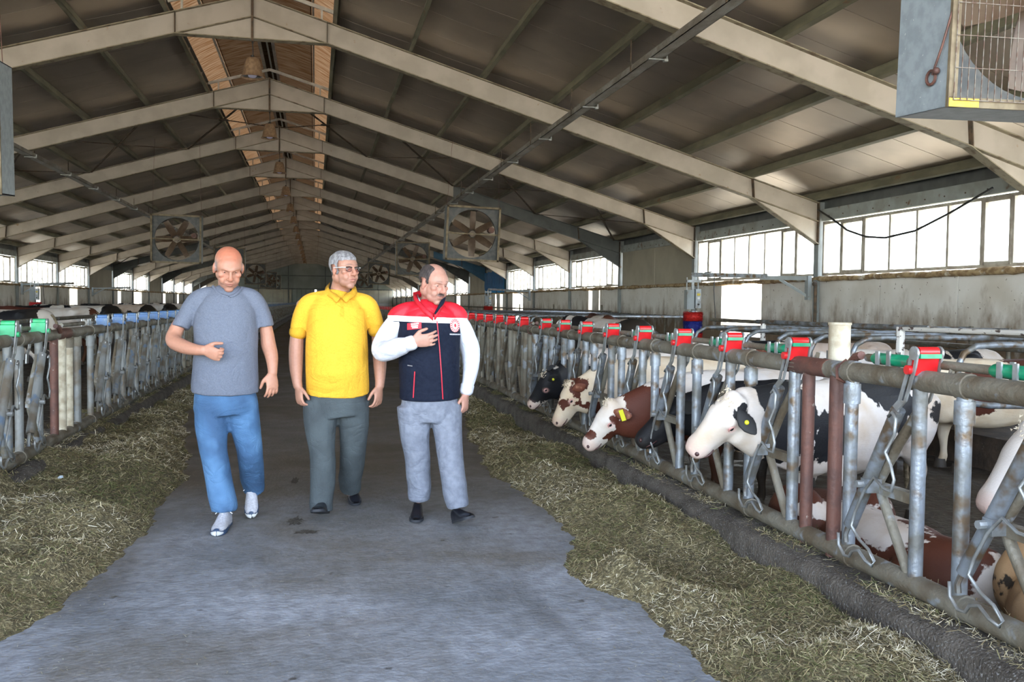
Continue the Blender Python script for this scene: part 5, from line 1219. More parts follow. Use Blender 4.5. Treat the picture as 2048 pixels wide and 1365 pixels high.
# ------------------------------------------------------------------ the three men
def skin_mat(name, base, red):
    m, nt, b = nodes(name); L = nt.links; N = nt.nodes.new
    a = N('ShaderNodeAttribute'); a.attribute_name = 'Col'
    n = N('ShaderNodeTexNoise'); n.inputs['Scale'].default_value = 60; n.inputs['Detail'].default_value = 4
    tc = N('ShaderNodeTexCoord'); L.new(tc.outputs['Object'], n.inputs['Vector'])
    r = N('ShaderNodeMapRange'); r.inputs[1].default_value = .3; r.inputs[2].default_value = .7; r.inputs[3].default_value = .93; r.inputs[4].default_value = 1.06; L.new(n.outputs[0], r.inputs[0])
    h = N('ShaderNodeHueSaturation'); L.new(a.outputs['Color'], h.inputs['Color']); L.new(r.outputs[0], h.inputs['Value']); L.new(h.outputs[0], b.inputs['Base Color'])
    b.inputs['Roughness'].default_value = .5; b.inputs['Subsurface Weight'].default_value = .12; b.inputs['Subsurface Radius'].default_value = (.012, .005, .003); b.inputs['Specular IOR Level'].default_value = .4
    return m
def cloth(name, c, c2, sc=90, bump=.25, rough=.85, wscale=None, wrinkle=.28, **k):
    return M(name, c, c2, sc, 3, rough, 0, bump, wscale or sc * 3, .35, .65, wrinkle=wrinkle, **k)
MAT['skin'] = skin_mat('skin', 0, 0)
MAT['greytee'] = cloth('grey_marl_cotton', (.135,.152,.200), (.105,.120,.160), 160)
MAT['jeans'] = cloth('blue_denim', (.050,.125,.25), (.032,.080,.17), 6, .3, .8, 260, c3=(.10,.22,.40), s3=3.2, lo3=.50, hi3=.70)
MAT['polo'] = cloth('yellow_pique', (.76,.42,.03), (.66,.35,.02), 140, wrinkle=.3)
MAT['polodark'] = cloth('yellow_pique_trim', (.64,.35,.02), (.56,.30,.015), 140)
MAT['corduroy'] = cloth('dark_slate_trousers', (.060,.075,.082), (.042,.052,.058), 8, .3, .85, 200)
MAT['slacks'] = cloth('grey_checked_slacks', (.185,.205,.255), (.140,.155,.20), 30, .15, .7, 200)
MAT['shirtw'] = cloth('white_shirt_cotton', (.66,.68,.76), (.58,.61,.70), 30, .1)
MAT['navy'] = cloth('navy_softshell', (.007,.010,.022), (.010,.014,.028), 40, .1, .8, spec=.15)
MAT['vred'] = cloth('red_softshell', (.66,.010,.028), (.56,.008,.022), 40, .1, .6)
MAT['reflect'] = M('reflective_tape', (.9,.9,.88), rough=.35, spec=.8)
MAT['zipred'] = M('red_zip', (.62,.02,.05), (.45,.012,.03), 220, 2, .5)
MAT['shoeb'] = M('black_leather', (.012,.013,.018), rough=.28); MAT['sole'] = M('dark_sole', (.02,.022,.028), rough=.7)
MAT['snk'] = M('white_grey_mesh', (.46,.47,.52), (.38,.38,.42), 80, 2, .7, 0, .2, 300); MAT['snksole'] = M('navy_sole', (.03,.055,.11), rough=.6); MAT['toecap'] = M('pale_rubber', (.55,.56,.55), rough=.6)
MAT['lace'] = M('white_lace', (.62,.64,.68), rough=.8)
MAT['hairgrey'] = M('silver_hair', (.36,.35,.36), (.20,.19,.20), 60, 4, .6, 0, .8, 200, stretch=(1, 1, .4)); MAT['hairdark'] = M('dark_brown_hair', (.035,.026,.026), (.075,.058,.055), 60, 4, .6, 0, .8, 200, stretch=(1, 1, .4))
MAT['brow'] = M('brow_hair', (.10,.075,.065), rough=.8); MAT['lip'] = M('lip_skin', (.42,.15,.12), rough=.5); MAT['eyew'] = M('eye_white', (.55,.50,.47), rough=.2); MAT['iris'] = M('dark_iris', (.02,.013,.01), rough=.1)
MAT['belt'] = M('belt_leather', (.02,.015,.012), rough=.4)

def face(m, c, R, k=1.0, wide=1.0, jowl=0.0):
    """head shapes in local axes: x to the subject's left, y forward, z up; R turns them, c is the head centre"""
    E = lambda p, r, q=None: m.ell(c + R @ (Vector(p) * k), (r[0]*k*wide, r[1]*k, r[2]*k), R if q is None else R @ q, 20, 12)
    Lb = lambda pts, n=10: m.limb([(c + R @ (Vector(p) * k), *[a * k for a in r]) for p, *r in pts], n, 3, ref=tuple(R @ Vector((1, 0, 0))))
    E((0, -.018, .042), (.076, .094, .080)); E((0, .028, .030), (.069, .064, .066)); E((0, .028, -.030), (.064, .060, .070)); E((0, .036, -.072), (.050 + jowl, .050, .042)); E((0, .066, -.102), (.027, .022, .020))
    E((0, -.02, -.045), (.062 + jowl, .06, .055))
    Lb([((-.046, .066, .030), .010), ((-.022, .084, .031), .012), ((0, .088, .026), .011), ((.022, .084, .031), .012), ((.046, .066, .030), .010)])
    Lb([((0, .086, .022), .008, .010), ((0, .100, .000), .0095, .011), ((0, .113, -.022), .013, .012), ((0, .100, -.031), .011, .008)])
    for s in (-1, 1):
        E((s*.0135, .096, -.027), (.0085, .011, .0085)); E((s*.046, .060, -.012), (.020, .022, .018)); E((s*.034, .062, -.045), (.024, .026, .028))
        E((s*.079, -.010, -.002), (.009, .020, .032), Matrix.Rotation(-.35 * s, 3, 'Z')); E((s*.080, -.006, -.024), (.008, .011, .013)); E((s*.074, .002, -.004), (.010, .010, .016))
    Lb([((-.024, .082, -.0565), .006), ((-.010, .0925, -.054), .0075), ((.010, .0925, -.054), .0075), ((.024, .082, -.0565), .006)])
    Lb([((-.021, .080, -.066), .006), ((0, .090, -.068), .009), ((.021, .080, -.066), .006)])
    E((0, .078, -.062), (.030, .014, .018))

def fingers(m, w, d, s, n, k=1.0, curl=.5, spread=.14, thumb=.5):
    """hand: w wrist, d along the hand, s towards the thumb, n out of the palm"""
    d = Vector(d).normalized(); s = Vector(s); s = (s - d * s.dot(d)).normalized(); nn = d.cross(s); nn = nn if nn.dot(Vector(n)) > 0 else -nn; n = nn
    P = lambda a, b, c=0: w + d * a * k + s * b * k + n * c * k
    m.loft([(P(-.02, 0), .026*k, .019*k), (P(.01, .0), .030*k, .019*k), (P(.045, .002), .041*k, .017*k), (P(.078, .0), .042*k, .0145*k), (P(.092, 0), .038*k, .012*k)], 14, ref=tuple(s))
    m.ell(P(.035, .028, .008), (.02*k, .02*k, .02*k))
    for i, (b, L_, r) in enumerate(((.031, .074, .0088), (.0105, .082, .0090), (-.0105, .076, .0086), (-.031, .058, .0078))):
        a0 = spread * (b / .031) * .6; dd = (d + s * a0).normalized(); c = curl * (1 + .12 * i); p = P(.082, b); pts = [(p - d * .02 * k, r * k)]; ang = c * .35
        for seg, f in ((.42, 1), (.32, .93), (.26, .84)):
            p2 = p + (dd * math.cos(ang) + n * math.sin(ang)) * L_ * seg * k; pts.append((p2, r * f * k)); p = p2; ang += c
        pts.insert(1, (P(.085, b), r * 1.05 * k)); m.limb(pts, 10, 3)
    td = (d * .72 + s * .62 + n * thumb * .5).normalized(); p = P(.018, .030, .004); td2 = (d * .9 + s * .15 + n * thumb).normalized()
    m.limb([(P(.005, .018, .004), .014*k), (p, .0135*k), (p + td * .038*k, .0115*k), (p + td * .038*k + td2 * .030*k, .0105*k), (p + td * .038*k + td2 * .052*k, .0085*k)], 10, 3)

def drape(verts, bvh, direction=Vector((0, 1, 0)), back=.6, off=.002):
    """press points onto a garment along a direction"""
    out = []
    for v in verts:
        v = Vector(v); hit, no, _, _ = bvh.ray_cast(v - direction * back, direction, 2)
        out.append((hit + (no if no.dot(direction) < 0 else -no) * off) if hit else v)
    return out
def bvh_of(me): return BVHTree.FromPolygons([v.co.copy() for v in me.vertices], [tuple(p.vertices) for p in me.polygons])
def patchgrid(poly_fn, nu, nv, bvh, mat, name, parent, off=.003, thick=.0, **k):
    V = [poly_fn(i / (nu - 1), j / (nv - 1)) for j in range(nv) for i in range(nu)]
    V = drape(V, bvh, off=off); F = [(j*nu+i, j*nu+i+1, (j+1)*nu+i+1, (j+1)*nu+i) for j in range(nv - 1) for i in range(nu - 1)]
    me = MB().add(V, F).mesh(name, mat, 'all'); return obj(name, me, None, parent, **k)

def folds(me, amp, scale, seed, zones=None, dirn=None, st=(1, 1, 1)):
    C = co(me).astype('d'); N_ = nrm(me); P = C * np.array(st); w = fbm(P, scale, seed, 3) * .6 + (.45 - 1.6 * np.abs(fbm(P, scale * .62, seed + 9, 2)))
    a = amp * np.ones(len(C))
    if zones is not None:
        a = a * .35
        for (z, r, g_) in zones:
            dd = np.linalg.norm(C - np.array(z), axis=1); a += amp * g_ * np.exp(-(dd / r) ** 2)
    setco(me, C + N_ * (w * a)[:, None])

def shoe(parent, heel, toe, up=(0, 0, 1), k=1.0, kind='leather', ankle=None):
    """heel and toe: points on the sole; up: sole normal"""
    heel, toe = Vector(heel), Vector(toe); f = (toe - heel).normalized(); u = Vector(up); u = (u - f * u.dot(f)).normalized(); s = f.cross(u); L_ = (toe - heel).length
    Q = lambda a, b, c: heel + f * L_ * a + s * b + u * c
    prof = [(0, .030, 0), (.05, .034, 0), (.25, .034, 0), (.5, .040, .0), (.70, .047, 0), (.86, .043, 0), (.96, .030, 0), (1.0, .016, 0)]
    sm = MB(); st = .026 if kind == 'sneaker' else .016
    top = [Q(a, w*k, st) for a, w, _ in prof] + [Q(a, -w*k, st) for a, w, _ in prof[::-1]]
    sm.prism(top, (0, 0, 0), tuple(u * -st)) if False else sm.add([p for p in top] + [p - u * st + f * .0 for p in top], [tuple(range(len(top))), tuple(range(2*len(top) - 1, len(top) - 1, -1))] + [(i, len(top) + i, len(top) + (i+1) % len(top), (i+1) % len(top)) for i in range(len(top))])
    hgt = {'leather': [(.0, .028, .075), (.10, .034, .085), (.28, .034, .085), (.42, .036, .068), (.60, .042, .048), (.78, .043, .036), (.92, .034, .027), (.985, .018, .018)],
           'sneaker': [(.0, .030, .085), (.10, .035, .10), (.28, .036, .105), (.42, .038, .088), (.60, .043, .062), (.78, .044, .045), (.92, .036, .034), (.985, .020, .024)]}[kind]
    um = MB(); V = []; n = 14
    for a, w, h in hgt:
        for i in range(n):
            th = math.pi * i / (n - 1); x = math.cos(th); z = max(0, math.sin(th)) ** .75
            V.append(Q(a, w * k * (abs(x) ** .8) * (1 if x > 0 else -1), st * .6 + (h - st * .3) * z * k))
    m_ = len(hgt); F = [(i*n+j, i*n+j+1, (i+1)*n+j+1, (i+1)*n+j) for i in range(m_ - 1) for j in range(n - 1)] + [tuple(range(n)), tuple((m_-1)*n + j for j in range(n - 1, -1, -1))]
    um.add(V, F); me = um.mesh('shoe', MAT['snk' if kind == 'sneaker' else 'shoeb'], 'all')
    sh = obj('shoe', me, None, parent); obj('sole', sm.mesh('sole', MAT['snksole' if kind == 'sneaker' else 'sole'], True), None, sh)
    if kind == 'sneaker':
        tc_ = MB(); V = []; 
        for a, w, h in ((.86, .045, .036), (.94, .034, .032), (1.0, .020, .024), (1.012, .004, .010)):
            for i in range(11):
                th = math.pi * i / 10; x = math.cos(th); z = max(0, math.sin(th)) ** .8; V.append(Q(a, w * k * x, st * .3 + (h) * z * k))
        F = [(i*11+j, i*11+j+1, (i+1)*11+j+1, (i+1)*11+j) for i in range(3) for j in range(10)]; obj('toe_cap', tc_.add(V, F).mesh('toe_cap', MAT['snksole'], 'all'), None, sh)
        obj('toe_bumper', MB().limb([(Q(.90, .032, .012), .008), (Q(.98, .018, .014), .013), (Q(1.01, 0, .014), .015), (Q(.98, -.018, .014), .013), (Q(.90, -.032, .012), .008)], 8, 3).mesh('toe_bumper', MAT['toecap'], 'all'), None, sh)
        lm = MB()
        for a, z in ((.36, .100), (.43, .089), (.50, .078), (.57, .068)): lm.tube([Q(a, .022, z - .008), Q(a + .01, 0, z + .004), Q(a, -.022, z - .008)], .0035, 6)
        lm.tube([Q(.34, .0, .106), Q(.33, -.03, .104), Q(.36, -.055, .088)], .003, 6); lm.tube([Q(.34, .0, .106), Q(.33, .03, .104), Q(.35, .05, .085)], .003, 6)
        obj('laces', lm.mesh('laces', MAT['lace'], True), None, sh, kind='stuff')
    return sh

def person(spec):
    d0 = spec['d']; Wp = lambda p: W(p[0], p[1], y=d0 + (p[2] if len(p) > 2 else 0)); t = empty('person', spec['base'], label=spec['label'], cat='person', group=spec.get('group')); inv = Vector(spec['base'])
    T = lambda me: (setco(me, co(me) - np.array(inv)), me)[1]
    cx = Wp(spec['chest']).x; zs = {k_: W(0, v, y=d0).z for k_, v in spec['z'].items()}
    # z at column of body
    Z = lambda py, px=spec['chest'][0]: W(px, py, y=d0).z
    hc = Wp(spec['head']); R = Matrix.Rotation(math.pi + spec['yaw'], 3, 'Z') @ Matrix.Rotation(-spec['nod'], 3, 'X') @ Matrix.Rotation(spec.get('roll', 0), 3, 'Y')
    k = spec['hk']
    m = MB(); face(m, hc, R, k, spec.get('wide', 1), spec.get('jowl', 0))
    nb = Wp(spec['neck']); m.limb([(hc + R @ Vector((0, -.025, -.05)) * k, .058*k), (hc.lerp(nb, .6) + Vector((0, .02, 0)), .060), (nb + Vector((0, .03, -.02)), .068), (nb + Vector((0, .03, -.08)), .08)], 16, 3)
    # torso core and legs (slimmer than the clothes that cover them)
    sh = spec['torso']            # list of (px, py, half width m, half depth m, depth offset)
    TS = [(Wp((a, b, e)), w, dp) for a, b, w, dp, e in sh]
    m.loft([(p, w * .74, dp * .74) for p, w, dp in TS], 20)
    hands = []
    for arm in spec['arms']:
        J = [(Wp(q[:3]), q[3]) for q in arm['pts']]
        m.limb([(p, r * ((.66 if i < 2 else (.88 if arm['covered'] == 3 else .72)) if i < arm.get('covered', 1) else 1)) for i, (p, r) in enumerate(J)], 14, 4)
        fingers(m, J[-1][0], *[Vector(v) for v in arm['hand'][:3]], k=arm.get('hk', 1.0), curl=arm['hand'][3], thumb=arm['hand'][4] if len(arm['hand']) > 4 else .5, spread=arm.get('spread', .14))
    for leg in spec['legs']:
        J = [(Wp(q[:3]), q[3]) for q in leg['pts']]; m.limb([(p, r * .72) for p, r in J], 12, 3)
    me = m.blob(.0048, 3, MAT['skin'], 'person_body', .5)
    C = co(me).astype('d'); Nn = nrm(me); Ri = np.array(R.transposed()); Lc = (C - np.array(hc)) @ Ri.T / k      # head-local coordinates
    for s in (-1, 1):      # eye sockets, mouth line, nostril shadow
        e = np.array((s*.031, .080, .012)); dd = np.linalg.norm((Lc - e) * np.array((1/.017, 1/.03, 1/.011)), axis=1); C -= Nn * (np.exp(-dd**2) * .0065)[:, None]
        e = np.array((s*.033, .07, -.050)); 
    mo = np.exp(-((Lc[:, 2] + .0605) / .0028)**2) * np.exp(-(Lc[:, 0] / .022)**4) * (Lc[:, 1] > .06); C -= Nn * (mo * .004)[:, None]
    for s in (-1, 1):
        fold = np.exp(-((np.abs(Lc[:, 0]) - (.020 + (-.022 - Lc[:, 2]) * .38)) / .004)**2) * (Lc[:, 2] < -.018) * (Lc[:, 2] > -.062) * (Lc[:, 1] > .05); C -= Nn * (fold * .0012)[:, None]
    setco(me, C)
    base = np.array(spec['skin']); col = np.tile(base, (len(C), 1)); warm = np.array(spec['warm'])
    hd = Lc[:, 2] > -.13; hd &= np.abs(Lc[:, 0]) < .12; hd &= np.abs(Lc[:, 1]) < .16
    def blend(mask, c, f=1.0):
        w = np.clip(mask * f, 0, 1)[:, None]; col[:] = col * (1 - w) + np.array(c) * w
    g3 = lambda p, r: np.exp(-np.sum(((Lc - np.array(p)) / np.array(r))**2, axis=1)) * hd
    blend(g3((0, .11, -.018), (.018, .03, .022)), warm, .55); blend(g3((.045, .07, -.02), (.022, .03, .022)), warm, .5); blend(g3((-.045, .07, -.02), (.022, .03, .022)), warm, .5)
    if spec.get('bald'): blend(np.clip((Lc[:, 2] - .045) / .05, 0, 1) * hd, warm, .75)
    for s in (-1, 1): blend(g3((s*.08, -.01, 0), (.015, .03, .04)), warm, .6)
    st = spec.get('stubble', 0); blend(np.clip((-.040 - Lc[:, 2]) / .03, 0, 1) * hd * (Lc[:, 1] > -.02), base * np.array((.62, .66, .72)), st)
    if spec.get('bald'):        # shaven grey sides and back
        side = np.clip((np.abs(Lc[:, 0]) - .052) / .012, 0, 1) * (Lc[:, 1] < .035); bk = np.clip((.0 - Lc[:, 1]) / .03, 0, 1)
        blend(np.maximum(side * (Lc[:, 1] < .03), bk) * np.clip((.060 - Lc[:, 2]) / .02, 0, 1) * np.clip((Lc[:, 2] + .03) / .02, 0, 1) * hd * (np.abs(Lc[:, 0]) < .079), (.20, .175, .165), .75)
    for s in (-1, 1): blend(g3((s*.031, .078, .000), (.018, .02, .006)), base * .62, .5)
    lip = np.exp(-((Lc[:, 2] + .0605) / .008)**2) * np.exp(-(Lc[:, 0] / .023)**4) * (Lc[:, 1] > .07); blend(lip, (.42, .16, .13), .6)
    blend(np.exp(-((Lc[:, 2] + .0605) / .0022)**2) * np.exp(-(Lc[:, 0] / .023)**4) * (Lc[:, 1] > .06), (.16, .05, .045), .85)
    for s in (-1, 1):
        br = np.exp(-((Lc[:, 2] - (.0335 + .004 * np.cos((np.abs(Lc[:, 0]) - .028) * 60))) / .0040)**2) * np.exp(-((Lc[:, 0] - s*.031) / .019)**4) * (Lc[:, 1] > .04); blend(br, spec['browc'], spec.get('browf', .7))
    if spec.get('moustache'):
        blend(1.6 * np.exp(-((Lc[:, 2] + .046 + .10 * np.abs(Lc[:, 0])) / .0075)**2) * np.exp(-(Lc[:, 0] / .030)**4) * (Lc[:, 1] > .06), (.075, .05, .045), .9)
    cattr(me, 'Col', np.clip(col, 0, 1)); T(me); bo = obj('body', me, None, t)
    # eyes
    hl = lambda p: hc + R @ (Vector(p) * k) - inv
    for s in (-1, 1):
        e = obj('eye', MB().ell(hl((s*.031, .0665, .0105)), (.0125*k,)*3, n=14, m=10).mesh('eye', MAT['eyew'], 'all'), None, t)
        gz = spec.get('gaze', (0, 0)); dirv = Vector((gz[0], 1, gz[1])).normalized()
        obj('iris', MB().ell(hl(Vector((s*.031, .0665, .0105)) + dirv * .0095), (.0052*k, .0052*k, .0052*k), n=12, m=8).mesh('iris', MAT['iris'], 'all'), None, e)
        op = spec.get('lid', .5)   # 1 = closed
        lid = MB(); V = []
        for i in range(9):
            for j in range(5):
                a = -.95 + 1.9 * i / 8; b = 1.35 - (1.35 - (.35 - .85 * op)) * j / 4; rr = .0136; V.append(hl((s*.031 + rr * math.sin(a) * math.cos(b * .6), .0665 + rr * math.cos(a) * math.cos(b), .0105 + rr * math.sin(b))))
        lid.add(V, [(i*5+j, i*5+j+1, (i+1)*5+j+1, (i+1)*5+j) for i in range(8) for j in range(4)]); lm_ = lid.mesh('eyelid', MAT['lid_' + spec['id']], 'all'); obj('eyelid', lm_, None, t)
    return dict(t=t, inv=inv, R=R, hc=hc, k=k, TS=TS, Wp=Wp, T=T, body=me, hl=hl, Z=Z)

def garment(P, spec, secs, sleeves, mat, name, vox=.008, amp=.006, zones=(), seed=0, st=(1, 1, .6)):
    m = MB(); m.loft(secs, 28, caps=False)
    for sl in sleeves: m.limb(sl, 16, 4, caps=False)
    me = m.blob(vox, 4, mat, name); folds(me, amp, 16, seed, zones, st=st); return me
def trousers(P, legs, waist, mat, vox=.009, amp=.0085, seed=0, zones=()):
    m = MB(); m.loft(waist, 26, caps=False)
    for lg in legs: m.limb(lg, 16, 5, caps=False)
    me = m.blob(vox, 4, mat, 'trousers'); folds(me, amp, 13, seed, zones, st=(1, 1, 1.1)); return me
def add_part(P, me, name, parent=None, **k):
    P['T'](me); return obj(name, me, None, parent or P['t'], **k)
def hair_cap(P, mat, fn, off=.008, seed=0, name='hair'):
    """hair grown from the scalp: scalp faces picked by fn(local x, y, z), pushed outward"""
    me = P['body'].copy(); C = co(me).astype('d') + np.array(P['inv']); Rm = np.array(P['R'].transposed()); Lc = (C - np.array(P['hc'])) @ Rm.T / P['k']
    f = fn(Lc[:, 0], Lc[:, 1], Lc[:, 2]); N_ = nrm(me)
    C2 = C - np.array(P['inv']) + N_ * (np.clip(f, -.3, 1) * off + fbm(C, 90, seed, 2) * .0016)[:, None]
    setco(me, C2); bm = bmesh.new(); bm.from_mesh(me); bm.verts.ensure_lookup_table()
    bmesh.ops.delete(bm, geom=[v for v in bm.verts if f[v.index] < -.12], context='VERTS'); bm.to_mesh(me); bm.free()
    for a in list(me.attributes):
        if a.name == 'Col': me.attributes.remove(a)
    me.materials.clear(); me.materials.append(mat); me.shade_smooth(); return obj(name, me, None, P['t'])

for nm, c in (('a', (.36,.155,.10)), ('b', (.35,.175,.12)), ('c', (.37,.19,.14))): MAT['lid_' + nm] = M('eyelid_skin_' + nm, c, rough=.5)

# --- man in the grey T-shirt
SA = dict(id='a', d=5.95, base=tuple(W(457, 1060, z=0)), label='bald man in a grey T-shirt and blue jeans, looking down, fist raised across his belly', group='men walking up the alley',
    chest=(456, 600), z={}, head=(457, 537, -.06), neck=(455, 588, .03), yaw=.22, nod=.46, hk=1.05, wide=1.02, jowl=.006, skin=(.41,.20,.135), warm=(.44,.135,.075), bald=True, stubble=.35, browc=(.25,.14,.11), browf=.35, lid=.92,
    torso=[(456, 580, .06, .06, .03), (456, 592, .15, .09, .02), (455, 612, .185, .115, 0), (454, 650, .182, .13, -.01), (452, 700, .178, .135, -.02), (451, 745, .182, .14, -.02), (451, 780, .178, .13, 0), (452, 815, .165, .12, .01)],
    arms=[dict(pts=[(394, 598, .02, .062), (372, 625, .02, .056), (352, 662, .0, .050), (347, 682, -.05, .046), (368, 694, -.13, .043), (392, 700, -.20, .034), (408, 701, -.23, .030)], covered=3, hand=((.75, -.35, -.25), (.0, -.2, 1), (0, 1, -.3), 1.45, .9)),
          dict(pts=[(514, 598, .02, .060), (526, 628, .02, .055), (534, 668, .03, .048), (537, 690, .03, .046), (543, 712, 0, .041), (545, 735, -.03, .032), (545, 748, -.04, .029)], covered=3, hand=((.0, -.15, -1), (-.9, -.5, 0), (-.4, .3, 0), .45, .5))],
    legs=[dict(pts=[(424, 800, .0, .10), (426, 850, -.02, .095), (430, 900, -.05, .07), (436, 950, -.02, .068), (444, 1015, -.02, .05)]), dict(pts=[(482, 800, .0, .10), (490, 850, .02, .09), (500, 900, .06, .068), (503, 945, .20, .06), (504, 985, .33, .05)])])
PA = person(SA); w = PA['Wp']
G_ = lambda px, py, dd=0: PA['Wp']((px, py, dd))
secs = [(w((455, 574, .035)), .066, .062), (w((455, 579, .03)), .095, .075), (w((455, 588, .02)), .125, .090), (w((455, 602, .01)), .165, .110), (w((454, 625, 0)), .185, .128), (w((453, 660, -.01)), .198, .142), (w((452, 700, -.02)), .192, .150), (w((451, 740, -.02)), .196, .155), (w((450, 770, -.01)), .203, .150), (w((450, 784, -.005)), .203, .146)]
sl1 = [(w((440, 586, .02)), .045), (w((418, 591, .01)), .055), (w((398, 600, .01)), .062), (w((384, 617, .02)), .063), (w((370, 638, .015)), .059), (w((362, 652, .0)), .056), (w((360, 657, -.005)), .055)]
sl2 = [(w((470, 586, .02)), .045), (w((490, 591, .01)), .055), (w((506, 600, .01)), .062), (w((517, 617, .02)), .063), (w((525, 638, .02)), .062), (w((529, 655, .02)), .061)]
me = garment(PA, SA, secs, [sl1, sl2], MAT['greytee'], 'tshirt', zones=[(w((385, 640, -.05)), .12, 2.2), (w((510, 640, -.05)), .09, 1.8), (w((480, 775, -.1)), .12, .8)], seed=2); sb = bvh_of(me); tee = add_part(PA, me, 't_shirt')
add_part(PA, MB().limb([(w((426, 573, -.01)), .009), (w((434, 584, -.055)), .010), (w((446, 592, -.085)), .010), (w((460, 594, -.09)), .010), (w((474, 588, -.07)), .010), (w((484, 576, -.02)), .009)], 8, 4).mesh('collar', MAT['greytee'], 'all'), 'collar', tee)
patchgrid(lambda u, v: w((487 + 9*u, 620 + 2.2*v + 2*math.sin(u*3.1))), 8, 3, sb, MAT['lace'], 'chest_motif', tee); PA['T'](tee.children[-1].data) if tee.children[-1].name.startswith('chest') else None
waist = [(w((450, 770, 0)), .175, .125), (w((451, 790, 0)), .188, .132), (w((452, 815, .0)), .195, .132), (w((453, 830, 0)), .185, .12)]
lg = [[(w((424, 800, 0)), .105), (w((424, 850, -.01)), .102), (w((428, 900, -.05)), .085, .08), (w((437, 955, -.02)), .082), (w((446, 1005, -.01)), .080), (w((448, 1022, -.01)), .077)],
      [(w((481, 800, 0)), .105), (w((490, 850, .02)), .097), (w((499, 900, .07)), .083), (w((503, 940, .20)), .079), (w((506, 968, .30)), .077), (w((507, 980, .33)), .074)]]
me = trousers(PA, lg, waist, MAT['jeans'], seed=5, zones=[(w((430, 890, -.1)), .1, 1.3), (w((447, 1012, -.05)), .08, 2), (w((502, 960, .3)), .1, 1.6), (w((455, 830, -.1)), .12, 1.2)]); add_part(PA, me, 'jeans')
i = PA['inv']
shoe(PA['t'], W(455, 1047, z=.012) - i, W(432, 1074, z=.0) - i + Vector((0, 0, .004)), (0, 0, 1), 1.02, 'sneaker')
hp = w((505, 985, .40)); 
shoe(PA['t'], Vector((hp.x, 6.33, .155)) - i, Vector((w((505, 1030, .30)).x, 6.235, .012)) - i + Vector((0, -.10, 0)), (0, -.75, .66), .98, 'sneaker')

# --- man in the yellow polo shirt
SB = dict(id='b', d=6.1, base=tuple(W(672, 1040, z=0)), label='grey-haired man with glasses in a yellow polo shirt, walking in the middle', group='men walking up the alley',
    chest=(675, 600), z={}, head=(689, 541, -.03), neck=(678, 588, .03), yaw=.62, nod=.02, hk=.98, wide=1.02, jowl=.010, skin=(.39,.20,.14), warm=(.42,.165,.11), stubble=.3, browc=(.10,.085,.08), browf=.6, lid=.35, gaze=(.25, 0),
    torso=[(676, 582, .07, .06, .03), (675, 594, .155, .09, .02), (674, 615, .19, .12, 0), (674, 650, .19, .14, -.02), (674, 700, .195, .155, -.04), (674, 745, .195, .155, -.03), (674, 785, .185, .14, 0), (674, 815, .17, .12, .01)],
    arms=[dict(pts=[(606, 608, .02, .062), (600, 635, .03, .056), (594, 672, .04, .050), (592, 705, .03, .047), (592, 735, 0, .043), (594, 762, -.03, .033), (596, 774, -.04, .030)], covered=3, hand=((.12, -.15, -1), (.5, -.8, 0), (.7, .3, 0), .8, .4)),
          dict(pts=[(742, 608, .02, .062), (750, 635, .03, .056), (756, 672, .04, .050), (759, 705, .04, .047), (760, 735, .01, .043), (760, 762, -.02, .033), (759, 774, -.03, .030)], covered=3, hand=((-.10, -.12, -1), (-.65, -.7, 0), (-.7, .3, 0), .55, .4))],
    legs=[dict(pts=[(640, 800, 0, .10), (641, 850, -.02, .095), (644, 900, -.03, .07), (645, 950, .0, .066), (642, 1010, 0, .05)]), dict(pts=[(706, 800, .0, .10), (706, 850, .04, .09), (705, 900, .12, .07), (702, 940, .25, .06), (700, 985, .38, .05)])])
PB = person(SB); w = PB['Wp']
secs = [(w((679, 585, .03)), .075, .070), (w((678, 591, .025)), .110, .088), (w((675, 602, .02)), .165, .110), (w((674, 622, 0)), .195, .135), (w((674, 655, -.015)), .208, .152), (w((674, 700, -.035)), .205, .170), (w((674, 740, -.035)), .205, .172), (w((675, 770, -.01)), .206, .160), (w((675, 786, 0)), .205, .155)]
sl1 = [(w((657, 594, .02)), .045), (w((636, 600, .01)), .056), (w((617, 609, .01)), .063), (w((606, 628, .02)), .062), (w((599, 648, .03)), .057), (w((597, 661, .03)), .055)]
sl2 = [(w((696, 594, .02)), .045), (w((715, 600, .01)), .056), (w((733, 609, .01)), .063), (w((743, 627, .02)), .062), (w((750, 645, .03)), .057), (w((753, 657, .03)), .055)]
me = garment(PB, SB, secs, [sl1, sl2], MAT['polo'], 'polo', zones=[(w((620, 650, -.05)), .10, 1.6), (w((732, 650, -.05)), .10, 1.6), (w((675, 770, -.15)), .15, .7)], seed=12, amp=.006); sbv = bvh_of(me); polo = add_part(PB, me, 'polo_shirt')
for s, pts in ((-1, [(660, 570, .06), (657, 580, 0), (663, 588, -.055), (673, 593, -.085), (681, 601, -.115)]), (1, [(703, 570, .06), (706, 580, 0), (701, 588, -.055), (692, 593, -.085), (684, 601, -.115)])):
    V = []; 
    for q in pts: p = w(q); V += [p + Vector((0, 0, .014)), p + Vector((s * .026, -.020, -.016))]
    cm = MB().add(V, [(2*j, 2*j+1, 2*j+3, 2*j+2) for j in range(len(pts) - 1)]); cme = cm.mesh('collar_wing', MAT['polodark'], 'all'); co_ = add_part(PB, cme, 'collar', polo); md = co_.modifiers.new('thick', 'SOLIDIFY'); md.thickness = .006; md.offset = 0
pl = patchgrid(lambda u, v: w((679 + 8*u, 597 + 36*v)), 4, 14, sbv, MAT['polodark'], 'placket', polo, off=.003); PB['T'](pl.data)
for q in (603, 616): b_ = add_part(PB, MB().ell(drape([w((683, q))], sbv, off=.005)[0], (.006, .003, .006), n=10, m=6).mesh('button', MAT['polodark'], True), 'button', pl)
